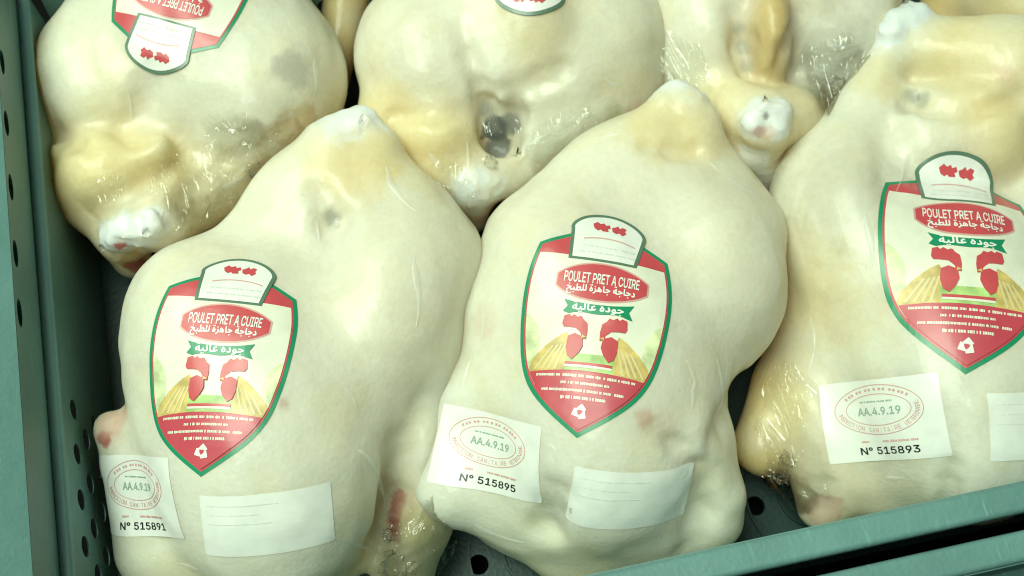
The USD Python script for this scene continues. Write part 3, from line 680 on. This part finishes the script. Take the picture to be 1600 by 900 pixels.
   ('C', (0.0291, 0.1636, 0.08), 0.019, (0.0697, 0.1366, 0.085), 0.027, 0.0078, 'fat'),
   ('C', (0.0697, 0.1366, 0.085), 0.026, (0.0984, 0.071, 0.06), 0.028, 0.018, 'pale'),
   ('C', (0.0116, 0.1682, 0.092), 0.0075, (0.0166, 0.174, 0.092), 0.0075, 0.0039, 'bone'),
   ('C', (0.0233, 0.1729, 0.093), 0.0075, (0.0306, 0.1767, 0.093), 0.007, 0.0039, 'bone'),
   ('E', (0.0437, 0.1068, 0.068), (0.032, 0.036, 0.04), -0.1818, 0.0, 0.0065, 'fat'),
   ('E', (0.0168, 0.1092, 0.058), (0.034, 0.036, 0.042), -0.1826, 0.0, 0.012, 'pale'),
   ('C', (-0.0586, 0.0442, 0.04), 0.016, (-0.0832, -0.0016, 0.027), 0.015, 0.0091, 'raw'),
   ('C', (-0.0833, 0.0011, 0.03), 0.017, (-0.102, -0.0243, 0.027), 0.016, 0.0091, 'raw'),
   ('C', (-0.0768, -0.0137, 0.04), 0.016, (-0.0801, -0.0609, 0.025), 0.013, 0.0078, 'wing'),
   ('C', (-0.0619, 0.0155, 0.045), 0.015, (-0.0673, -0.0225, 0.04), 0.016, 0.02, 'pale'),
   ('E', (-0.0409, -0.0444, 0.03), (0.046, 0.034, 0.036), -0.2001, 0.0, 0.0104, 'wing'),
   ('E', (0.0202, -0.055, 0.03), (0.04, 0.03, 0.038), -0.2, 0.0, 0.0065, 'wing'),
  ],
  cuts=[('C', (-0.0025, 0.1229, 0.0928), 0.004, (0.0103, 0.1273, 0.094), 0.007, 0.006, 'pale'), ('C', (0.0103, 0.1273, 0.094), 0.007, (0.0136, 0.1159, 0.1007), 0.005, 0.006, 'pale'), ('C', (0.0136, 0.1159, 0.1007), 0.005, (0.0303, 0.1088, 0.1068), 0.005, 0.006, 'pale'), ('C', (0.0303, 0.1088, 0.1068), 0.005, (0.057, 0.1101, 0.1075), 0.005, 0.006, 'pale'), ('C', (-0.0382, -0.0655, 0.0885), 0.003, (-0.0361, -0.0792, 0.0725), 0.004, 0.008, 'pale'), ('C', (-0.0069, 0.1132, 0.0923), 0.003, (-0.0253, 0.0778, 0.1025), 0.003, 0.012, 'pale')],
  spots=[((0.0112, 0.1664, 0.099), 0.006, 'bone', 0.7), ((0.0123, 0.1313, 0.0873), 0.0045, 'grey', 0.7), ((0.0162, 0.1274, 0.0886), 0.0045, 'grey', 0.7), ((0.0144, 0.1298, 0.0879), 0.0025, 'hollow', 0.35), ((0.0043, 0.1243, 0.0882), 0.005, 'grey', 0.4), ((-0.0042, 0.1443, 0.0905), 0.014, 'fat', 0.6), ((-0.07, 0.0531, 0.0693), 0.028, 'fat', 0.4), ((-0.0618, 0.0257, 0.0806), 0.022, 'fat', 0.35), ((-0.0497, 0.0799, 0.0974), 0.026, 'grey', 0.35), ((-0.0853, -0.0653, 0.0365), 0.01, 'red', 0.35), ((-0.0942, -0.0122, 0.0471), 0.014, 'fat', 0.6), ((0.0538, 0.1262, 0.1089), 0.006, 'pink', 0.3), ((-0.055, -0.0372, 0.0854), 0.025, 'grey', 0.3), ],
  prints=[('shield', 0, (-0.0024, 0.0347, 0.1026), (0.9321, -0.338, 0.1302), (0.3344, 0.9412, 0.049), 1.133), ('seal', '515893', (-0.0572, -0.0332, 0.0769), (0.7695, -0.2136, 0.6018), (0.0523, 0.9603, 0.2741), 0.972), ('blank', 0, (0.0082, -0.0462, 0.0869), (0.9611, 0.0039, -0.2761), (0.151, 0.8297, 0.5374), 1.242), ],
  tufts=[((-0.0975, -0.0396, 0.0294), 0.008, 2), ((-0.0948, -0.0355, 0.0387), 0.006, 7), ],
  folds=[[((-0.066, -0.0073, 0.0691), (-0.924, 0.081, 0.374)), ((-0.0653, 0.006, 0.0698), (-0.866, -0.145, 0.478)), ((-0.0588, 0.0171, 0.0834), (-0.802, 0.026, 0.597))], [((-0.052, 0.0813, 0.0956), (-0.585, 0.121, 0.802)), ((-0.053, 0.0667, 0.0963), (-0.616, 0.044, 0.786)), ((-0.0577, 0.0518, 0.0919), (-0.766, -0.154, 0.624))], [((-0.0693, 0.0343, 0.0617), (-0.944, 0.035, 0.329)), ((-0.0721, 0.0171, 0.0618), (-0.773, -0.002, 0.634)), ((-0.079, -0.0008, 0.0568), (-0.471, 0.271, 0.839))], [((-0.0425, 0.0655, 0.102), (-0.266, 0.017, 0.964)), ((-0.0435, 0.0488, 0.1004), (-0.341, -0.031, 0.94)), ((-0.0496, 0.0316, 0.0947), (-0.51, -0.143, 0.848))], [((0.0052, 0.1071, 0.0974), (-0.416, -0.083, 0.906)), ((-0.0024, 0.0973, 0.0901), (-0.499, -0.14, 0.855)), ((-0.0205, 0.0745, 0.0975), (0.05, 0.437, 0.898))], [((-0.0596, -0.0578, 0.0617), (-0.76, -0.493, 0.425)), ((-0.0519, -0.0631, 0.0713), (-0.805, -0.479, 0.351)), ((-0.0401, -0.0667, 0.0795), (-0.071, -0.458, 0.886))], ],
  film=[((-0.0954, -0.0367, 0.0372), 0.026), ((-0.0877, -0.0082, 0.0526), 0.016), ]),
 dict(label='plucked chicken in the back left corner with its shield print upside down',
  at=(0.0747, 0.3466, 0.0),
  forms=[
   ('E', (0.0, 0.0, 0.056), (0.066, 0.084, 0.054), -0.0685, 0.0, 0.015, 'pale'),
   ('E', (-0.0578, -0.0329, 0.052), (0.028, 0.044, 0.042), 0.2408, 0.0, 0.018, 'pale'),
   ('E', (0.0354, -0.0521, 0.056), (0.04, 0.052, 0.046), -0.5729, 0.0, 0.02, 'pale'),
   ('E', (-0.0343, -0.0424, 0.054), (0.026, 0.028, 0.04), -0.179, 0.0, 0.0078, 'fat'),
   ('C', (0.0426, -0.0774, 0.045), 0.024, (-0.0291, -0.1197, 0.06), 0.014, 0.0065, 'fat'),
   ('C', (-0.0742, -0.0658, 0.045), 0.02, (-0.0508, -0.1133, 0.055), 0.016, 0.0091, 'fat'),
   ('E', (-0.0536, -0.0888, 0.052), (0.026, 0.027, 0.038), -0.1844, 0.0, 0.0078, 'fat'),
   ('C', (-0.0305, -0.085, 0.06), 0.015, (-0.0341, -0.1114, 0.06), 0.014, 0.013, 'fat'),
   ('C', (-0.0305, -0.085, 0.06), 0.014, (-0.0118, -0.0966, 0.052), 0.014, 0.013, 'fat'),
   ('C', (-0.0681, -0.0725, 0.068), 0.009, (-0.0451, -0.0922, 0.076), 0.01, 0.0065, 'fat'),
   ('C', (-0.0451, -0.0922, 0.076), 0.01, (-0.0231, -0.0884, 0.08), 0.008, 0.0065, 'fat'),
   ('C', (-0.049, -0.1269, 0.068), 0.008, (-0.0437, -0.1257, 0.074), 0.007, 0.0039, 'bone'),
   ('C', (-0.0374, -0.1286, 0.07), 0.007, (-0.0302, -0.1258, 0.075), 0.007, 0.0039, 'bone'),
   ('C', (-0.0496, -0.1224, 0.05), 0.011, (-0.0493, -0.1251, 0.035), 0.01, 0.0078, 'fat'),
   ('C', (0.091, 0.0266, 0.04), 0.015, (0.0711, -0.0292, 0.022), 0.009, 0.0078, 'raw'),
  ],
  cuts=[('C', (-0.0772, -0.061, 0.0672), 0.004, (-0.0625, -0.0789, 0.0869), 0.004, 0.006, 'pale'), ('C', (-0.0625, -0.0789, 0.0869), 0.004, (-0.0536, -0.0869, 0.0911), 0.003, 0.006, 'pale'), ('C', (-0.039, -0.0727, 0.081), 0.003, (-0.0318, -0.085, 0.0889), 0.003, 0.007, 'pale'), ('C', (-0.0318, -0.085, 0.0889), 0.003, (-0.0256, -0.0826, 0.0882), 0.003, 0.007, 'pale'), ('C', (-0.0079, -0.0988, 0.0742), 0.003, (0.008, -0.0986, 0.0734), 0.003, 0.006, 'pale'), ('C', (0.008, -0.0986, 0.0734), 0.003, (0.0329, -0.0957, 0.0794), 0.003, 0.006, 'pale'), ('C', (0.0329, -0.0957, 0.0794), 0.003, (0.0464, -0.0885, 0.0829), 0.003, 0.006, 'pale'), ('C', (-0.0198, -0.0556, 0.0967), 0.003, (-0.0266, -0.067, 0.0853), 0.003, 0.012, 'pale')],
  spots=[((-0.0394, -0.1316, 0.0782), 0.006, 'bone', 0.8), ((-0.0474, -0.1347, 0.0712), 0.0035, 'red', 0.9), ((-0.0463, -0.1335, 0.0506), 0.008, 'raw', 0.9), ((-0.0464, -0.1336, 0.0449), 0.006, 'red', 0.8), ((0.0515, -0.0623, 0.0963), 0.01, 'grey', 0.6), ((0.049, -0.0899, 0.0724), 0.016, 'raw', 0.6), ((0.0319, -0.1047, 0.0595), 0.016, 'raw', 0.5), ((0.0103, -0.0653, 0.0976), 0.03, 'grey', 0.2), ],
  prints=[('shield', 0, (0.0055, -0.0081, 0.1123), (-0.8894, 0.4553, -0.0412), (-0.4171, -0.845, -0.3347), 0.935), ],
  tufts=[((0.0236, -0.1021, 0.0684), 0.006, 3), ],
  folds=[[((-0.0331, -0.0484, 0.095), (-0.074, -0.384, 0.92)), ((-0.0328, -0.059, 0.0876), (0.081, -0.838, 0.54)), ((-0.0336, -0.0673, 0.0794), (0.127, -0.664, 0.737))], [((-0.0438, -0.0275, 0.0956), (-0.158, -0.116, 0.981)), ((-0.0428, -0.0334, 0.0954), (-0.199, 0.015, 0.98)), ((-0.0447, -0.0423, 0.0947), (-0.218, -0.193, 0.957))], [((0.0188, -0.0946, 0.0737), (-0.138, -0.775, 0.617)), ((0.0322, -0.0926, 0.0738), (-0.086, -0.665, 0.742)), ((0.0465, -0.0883, 0.0771), (0.295, -0.547, 0.783))], [((-0.0003, -0.1117, 0.0702), (0.27, -0.346, 0.898)), ((0.0129, -0.1074, 0.068), (0.293, -0.539, 0.789)), ((0.0301, -0.1013, 0.0667), (0.278, -0.821, 0.499))], [((-0.064, -0.111, 0.0707), (-0.481, -0.686, 0.546)), ((-0.0586, -0.1166, 0.069), (-0.36, -0.458, 0.813)), ((-0.0519, -0.1223, 0.0747), (-0.517, -0.242, 0.821))], [((-0.0209, -0.1027, 0.0746), (0.203, 0.003, 0.979)), ((-0.0227, -0.1133, 0.0745), (0.24, -0.034, 0.97)), ((-0.0256, -0.1279, 0.0798), (0.53, -0.424, 0.734))], [((0.0614, -0.0441, 0.0927), (0.617, -0.018, 0.787)), ((0.0634, -0.0611, 0.088), (0.67, -0.283, 0.686)), ((0.0588, -0.0756, 0.0812), (0.64, -0.61, 0.467))], ],
  film=[((0.0242, -0.0997, 0.0708), 0.03), ((-0.0095, -0.1111, 0.0724), 0.022), ((-0.0489, -0.1068, 0.0786), 0.014), ]),
 dict(label='plucked chicken in the middle of the back row, a dark hollow open between its legs',
  at=(0.2524, 0.3241, 0.0),
  forms=[
   ('E', (0.0, 0.0, 0.056), (0.068, 0.086, 0.054), -0.1728, 0.0, 0.015, 'pale'),
   ('E', (-0.0552, -0.0276, 0.054), (0.038, 0.05, 0.046), 0.2222, 0.0, 0.016, 'pale'),
   ('E', (0.0399, -0.0373, 0.056), (0.04, 0.052, 0.046), -0.5845, 0.0, 0.016, 'pale'),
   ('E', (0.0036, -0.0288, 0.072), (0.03, 0.034, 0.04), -0.1746, 0.0, 0.0065, 'fat'),
   ('C', (-0.0729, -0.055, 0.05), 0.026, (-0.0448, -0.1021, 0.05), 0.013, 0.0091, 'fat'),
   ('C', (0.0463, -0.0601, 0.05), 0.025, (-0.0241, -0.0961, 0.05), 0.014, 0.014, 'pale'),
   ('E', (-0.0585, -0.0769, 0.052), (0.024, 0.02, 0.034), -0.1822, 0.0, 0.0091, 'fat'),
   ('C', (-0.0587, -0.0923, 0.055), 0.016, (-0.0279, -0.0961, 0.055), 0.01, 0.0078, 'raw'),
   ('C', (-0.0489, -0.1042, 0.058), 0.009, (-0.0437, -0.1039, 0.06), 0.009, 0.0065, 'bone'),
   ('C', (-0.0397, -0.1054, 0.057), 0.008, (-0.0352, -0.1039, 0.057), 0.008, 0.0065, 'bone'),
   ('C', (-0.0445, -0.107, 0.04), 0.01, (-0.0455, -0.1099, 0.03), 0.009, 0.0065, 'wing'),
  ],
  cuts=[('C', (-0.0386, -0.0336, 0.1031), 0.0025, (-0.0366, -0.0503, 0.0969), 0.003, 0.006, 'pale'), ('C', (-0.0366, -0.0503, 0.0969), 0.003, (-0.033, -0.0644, 0.087), 0.004, 0.006, 'pale'), ('C', (-0.033, -0.0644, 0.087), 0.004, (-0.029, -0.0701, 0.0761), 0.006, 0.006, 'pale'), ('C', (-0.029, -0.0701, 0.0761), 0.006, (-0.0287, -0.0834, 0.0587), 0.008, 0.006, 'pale'), ('C', (-0.0151, -0.0711, 0.0859), 0.003, (-0.017, -0.0761, 0.0745), 0.006, 0.006, 'pale'), ('C', (-0.017, -0.0761, 0.0745), 0.006, (-0.0234, -0.086, 0.0604), 0.008, 0.006, 'pale'), ('C', (-0.0168, -0.0687, 0.0877), 0.004, (-0.0029, -0.0678, 0.0909), 0.003, 0.008, 'pale'), ('C', (-0.0029, -0.0678, 0.0909), 0.003, (0.0111, -0.0648, 0.0952), 0.003, 0.008, 'pale'), ('C', (-0.0803, -0.065, 0.0751), 0.003, (-0.0551, -0.075, 0.0877), 0.003, 0.006, 'pale'), ('C', (-0.0551, -0.075, 0.0877), 0.003, (-0.0359, -0.0741, 0.0796), 0.003, 0.006, 'pale')],
  spots=[((-0.0466, -0.1157, 0.0548), 0.008, 'bone', 0.6), ((-0.0262, -0.0735, 0.0604), 0.007, 'hollow', 0.85), ((-0.0241, -0.0791, 0.0517), 0.007, 'hollow', 0.8), ((-0.0177, -0.0748, 0.0633), 0.006, 'hollow', 0.7), ((-0.0292, -0.066, 0.069), 0.005, 'grey', 0.7), ((-0.0112, -0.0721, 0.0703), 0.009, 'grey', 0.4), ((-0.063, -0.0449, 0.0956), 0.025, 'grey', 0.15), ((0.0192, -0.0573, 0.0983), 0.022, 'grey', 0.2), ((-0.0799, -0.0598, 0.074), 0.016, 'fat', 0.6), ((0.0529, -0.0815, 0.0665), 0.008, 'pink', 0.5), ],  # hollow spots put the shade between the legs into the skin colour
  prints=[('shield', 0, (0.0124, 0.0158, 0.1198), (-0.97, 0.243, 0.0058), (-0.2378, -0.9438, -0.2295), 1.035), ],
  tufts=[((-0.034, -0.0976, 0.0675), 0.005, 5), ],
  folds=[[((-0.0438, -0.0768, 0.0785), (0.406, 0.1, 0.909)), ((-0.0445, -0.0894, 0.0737), (0.507, -0.515, 0.691)), ((-0.0467, -0.1039, 0.0692), (-0.268, -0.151, 0.952))], [((0.0012, -0.0866, 0.071), (-0.04, -0.672, 0.74)), ((0.0119, -0.0854, 0.0724), (-0.068, -0.609, 0.791)), ((0.0261, -0.0836, 0.0751), (0.081, -0.789, 0.609))], [((-0.0135, -0.0913, 0.0667), (-0.438, -0.242, 0.866)), ((-0.0026, -0.0888, 0.0691), (-0.011, -0.578, 0.816)), ((0.008, -0.0884, 0.0699), (-0.032, -0.638, 0.769))], [((0.0309, -0.0702, 0.0905), (0.043, -0.649, 0.76)), ((0.0413, -0.0731, 0.0858), (0.231, -0.726, 0.647)), ((0.0493, -0.07, 0.0849), (0.415, -0.696, 0.585))], [((-0.0731, -0.0791, 0.0783), (-0.771, -0.187, 0.609)), ((-0.0651, -0.0903, 0.0753), (-0.311, -0.71, 0.632)), ((-0.0602, -0.0998, 0.0699), (-0.062, -0.531, 0.845))], [((-0.0769, -0.0277, 0.0914), (-0.645, -0.082, 0.76)), ((-0.0777, -0.0409, 0.0874), (-0.64, -0.272, 0.719)), ((-0.0767, -0.053, 0.0814), (-0.673, -0.43, 0.602))], ],
  film=[((-0.0282, -0.0708, 0.0632), 0.024), ((0.007, -0.0962, 0.0617), 0.024), ((-0.0579, -0.1058, 0.066), 0.016), ((0.0296, -0.086, 0.0712), 0.018), ]),
 dict(label='plucked chicken in the back row with crossed legs and no label in view',
  at=(0.4114, 0.325, 0.0),
  forms=[
   ('E', (0.0, 0.0, 0.054), (0.062, 0.08, 0.052), -0.17, 0.0, 0.015, 'pale'),
   ('E', (-0.0579, -0.0304, 0.054), (0.034, 0.052, 0.046), 0.0239, 0.0, 0.016, 'pale'),
   ('E', (0.0254, -0.0451, 0.054), (0.034, 0.052, 0.044), -0.4864, 0.0, 0.016, 'pale'),
   ('E', (-0.0299, -0.0525, 0.076), (0.015, 0.032, 0.03), -0.1744, 0.0, 0.0052, 'raw'),
   ('C', (-0.0735, -0.0553, 0.05), 0.022, (-0.0527, -0.0915, 0.062), 0.016, 0.012, 'pale'),
   ('C', (0.0294, -0.0607, 0.05), 0.024, (-0.0213, -0.1001, 0.06), 0.015, 0.012, 'pale'),
   ('C', (-0.0595, -0.0828, 0.07), 0.014, (-0.0482, -0.1019, 0.075), 0.017, 0.0065, 'fat'),
   ('C', (-0.0247, -0.1013, 0.07), 0.015, (-0.0415, -0.1045, 0.074), 0.017, 0.0065, 'fat'),
   ('C', (-0.0558, -0.1112, 0.09), 0.007, (-0.0508, -0.1071, 0.092), 0.007, 0.0033, 'bone'),
   ('C', (-0.0428, -0.1095, 0.091), 0.0075, (-0.0446, -0.1149, 0.089), 0.007, 0.0033, 'bone'),
   ('C', (-0.0521, -0.1136, 0.083), 0.009, (-0.0457, -0.116, 0.083), 0.009, 0.0039, 'fat'),
   ('C', (-0.0494, -0.1132, 0.06), 0.015, (-0.0385, -0.1243, 0.035), 0.012, 0.0078, 'wing'),
  ],
  cuts=[('C', (-0.0491, -0.0486, 0.097), 0.004, (-0.048, -0.0634, 0.0876), 0.006, 0.006, 'pale'), ('C', (-0.048, -0.0634, 0.0876), 0.006, (-0.0451, -0.0755, 0.0794), 0.004, 0.006, 'pale'), ('C', (-0.0187, -0.058, 0.0964), 0.004, (-0.028, -0.0757, 0.0946), 0.004, 0.006, 'pale'), ('C', (-0.028, -0.0757, 0.0946), 0.004, (-0.0335, -0.084, 0.0844), 0.003, 0.006, 'pale'), ('C', (-0.0663, -0.081, 0.0837), 0.003, (-0.0741, -0.0902, 0.072), 0.003, 0.008, 'pale')],
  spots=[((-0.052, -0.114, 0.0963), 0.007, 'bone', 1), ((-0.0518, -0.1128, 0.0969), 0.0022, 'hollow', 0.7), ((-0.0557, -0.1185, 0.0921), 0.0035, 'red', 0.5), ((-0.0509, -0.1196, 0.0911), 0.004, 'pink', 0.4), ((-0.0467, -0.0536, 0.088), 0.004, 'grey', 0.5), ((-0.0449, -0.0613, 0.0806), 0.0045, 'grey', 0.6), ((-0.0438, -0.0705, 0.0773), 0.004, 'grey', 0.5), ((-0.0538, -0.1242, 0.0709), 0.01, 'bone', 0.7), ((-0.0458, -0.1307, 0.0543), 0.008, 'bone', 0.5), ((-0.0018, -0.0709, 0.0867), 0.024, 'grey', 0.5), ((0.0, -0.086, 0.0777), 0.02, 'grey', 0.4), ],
  prints=[],
  tufts=[((0.0029, -0.091, 0.0752), 0.007, 6), ],
  folds=[[((-0.0819, -0.0492, 0.0817), (-0.816, -0.274, 0.509)), ((-0.0801, -0.0625, 0.0762), (-0.619, -0.381, 0.687)), ((-0.0775, -0.0731, 0.0728), (-0.642, -0.394, 0.658))], [((-0.0783, -0.0549, 0.0829), (-0.672, -0.45, 0.588)), ((-0.0753, -0.0681, 0.0772), (-0.538, -0.361, 0.762)), ((-0.0713, -0.0804, 0.0763), (-0.45, -0.443, 0.775))], [((-0.0086, -0.0769, 0.0788), (-0.434, -0.39, 0.812)), ((-0.005, -0.0848, 0.0772), (-0.179, -0.286, 0.941)), ((0.0032, -0.0882, 0.077), (-0.123, -0.517, 0.847))], [((-0.0015, -0.0681, 0.0886), (-0.36, -0.475, 0.803)), ((0.0043, -0.0744, 0.0872), (-0.299, -0.547, 0.782)), ((0.0145, -0.0752, 0.0889), (-0.045, -0.582, 0.812))], [((-0.0625, -0.1085, 0.0807), (-0.932, -0.272, 0.239)), ((-0.06, -0.1162, 0.0763), (-0.871, -0.486, 0.07)), ((-0.0557, -0.1216, 0.0741), (-0.544, -0.786, 0.293))], [((-0.037, -0.1187, 0.087), (0.842, -0.369, 0.394)), ((-0.0386, -0.1223, 0.0766), (0.344, -0.939, -0.015)), ((-0.0426, -0.125, 0.0685), (0.317, -0.891, 0.324))], ],
  film=[((-0.0005, -0.089, 0.0762), 0.026), ((-0.0814, -0.0678, 0.072), 0.022), ((-0.0516, -0.1264, 0.067), 0.018), ((-0.0451, -0.0628, 0.0798), 0.012), ]),
 dict(label='yellow skinned plucked chicken in the far corner, mostly behind the front right one',
  at=(0.574, 0.3105, 0.0),
  forms=[
   ('E', (0.0, 0.0, 0.055), (0.052, 0.075, 0.048), -0.1686, 0.0, 0.015, 'pale'),
   ('E', (-0.0239, -0.0285, 0.055), (0.03, 0.044, 0.044), 0.0205, 0.0, 0.0104, 'fat'),
   ('C', (-0.0271, -0.0416, 0.055), 0.022, (-0.0225, -0.0891, 0.045), 0.016, 0.0078, 'raw'),
   ('C', (-0.0432, 0.0008, 0.045), 0.022, (-0.0548, -0.0146, 0.03), 0.016, 0.0078, 'raw'),
  ],
  cuts=[],
  spots=[],
  prints=[],
  tufts=[],
  folds=[],
  film=[]),
]


def film_patches(body, forms, cuts):
    m = surface_net(forms, (), 0.0024, 0.014, 0.0006)
    gap = field(np.asarray(m.vertices), forms, cuts)
    w = noise(m.vertices * np.array((90.0, 90.0, 40.0)), 21) + 0.6 * noise(m.vertices * 210.0, 22)
    m.vertices += np.asarray(m.vertex_normals) * (0.0012 * (np.abs(w - 0.8) * 2.0))[:, None]
    return m, gap


def make_fold(pts, seed):
    """a standing crease of the film: a thin ridged strip along the skin"""
    p = np.array([a for a, n in pts])
    nn = np.array([n for a, n in pts])
    t = np.arange(len(p))
    from scipy.interpolate import CubicSpline
    k = np.linspace(0, len(p) - 1, 14 * (len(p) - 1) + 1)
    c, n = CubicSpline(t, p)(k), CubicSpline(t, nn)(k)
    n /= np.linalg.norm(n, axis=1, keepdims=True)
    d = np.gradient(c, axis=0)
    side = np.cross(d, n)
    side /= np.linalg.norm(side, axis=1, keepdims=True)
    e = np.sin(np.pi * np.linspace(0.02, 0.98, len(k))) ** 0.6
    j = noise(np.c_[k * 2.3, k * 0 + seed, k * 0], seed) - 0.5
    c = c + side * (j * 0.0016)[:, None]
    w, h = 0.0017 * e * (0.8 + j), 0.0006 * e * (1.0 + 1.2 * j)
    rows = [c + side * (-w)[:, None] - n * 0.0003, c + n * h[:, None] + side * (j * 0.0006)[:, None], c + side * w[:, None] - n * 0.0003]
    v = np.concatenate(rows)
    m = len(k)
    i = np.arange(m - 1)
    f = []
    for a in (0, m):
        f += [np.stack([a + i, a + i + 1, a + m + i], 1), np.stack([a + i + 1, a + m + i + 1, a + m + i], 1)]
    return trimesh.Trimesh(v, np.vstack(f), process=False)


def make_tuft(p, r, seed):
    """gathered end of the bag: a crumpled bit of film"""
    s = trimesh.creation.icosphere(4, r)
    v = s.vertices
    n = v / r
    k = 0.55 + 0.9 * np.abs(noise(n * 2.2 + seed * 9.1, seed) - 0.5) * 2 * noise(n * 5.0 + seed, seed + 1) + 0.5 * np.abs(noise(n * 6.0, seed + 2) - 0.5)
    return trimesh.Trimesh(v * k[:, None] * np.array((1.0, 1.0, 0.7)) + np.array(p), s.faces, process=False)


for b in BIRDS:
    root = thing('plucked_chicken', b['label'], 'chicken', b['at'], 'chickens packed in the crate')
    body = surface_net(b['forms'], b['cuts'], 0.0021)
    prim = usdkit.mesh(stage, path_of('body', root), body, skin_mat, smooth=True)
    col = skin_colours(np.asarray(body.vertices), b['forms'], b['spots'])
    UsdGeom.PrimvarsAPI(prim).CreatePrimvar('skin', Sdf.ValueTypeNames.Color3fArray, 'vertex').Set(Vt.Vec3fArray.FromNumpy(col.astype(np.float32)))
    film, gap = film_patches(body, b['forms'], b['cuts'])
    caster = body
    near = np.zeros(len(film.faces), bool)
    for p, r in b['film']:
        near |= np.linalg.norm(film.triangles_center - np.array(p), axis=1) < r * (0.75 + 0.5 * noise(film.triangles_center * 120.0, 31))
    keep = near & (gap[film.faces] > 0.0018).all(1) & (film.triangles_center[:, 2] > 0.012)
    patch = trimesh.Trimesh(film.vertices, film.faces[keep], process=False)
    patch.remove_unreferenced_vertices()
    if len(patch.faces) > 50:
        for piece in patch.split(only_watertight=False):
            if len(piece.faces) > 60:
                obj('plastic_film', piece, film_mat, root, smooth=True)
    for kind, extra, o, x, y, sc in b['prints']:
        size, low = ((0.050, 0.075), 0.90) if kind == 'shield' else ((0.042, 0.028), 0.91)
        put_print(kind, extra, Wrap(caster, o, x, y, size, {'shield': 1.6, 'seal': 2.6, 'blank': 4.0}[kind]), sc if kind == 'shield' else min(max(sc, low), 1.02), root)
    for i, pts in enumerate(b['folds']):
        obj('film_fold', make_fold(pts, i), fold_mat, root, smooth=True)
    for p, r, seed in b['tufts']:
        obj('film_knot', make_tuft(p, r, seed), film_mat, root, smooth=True)
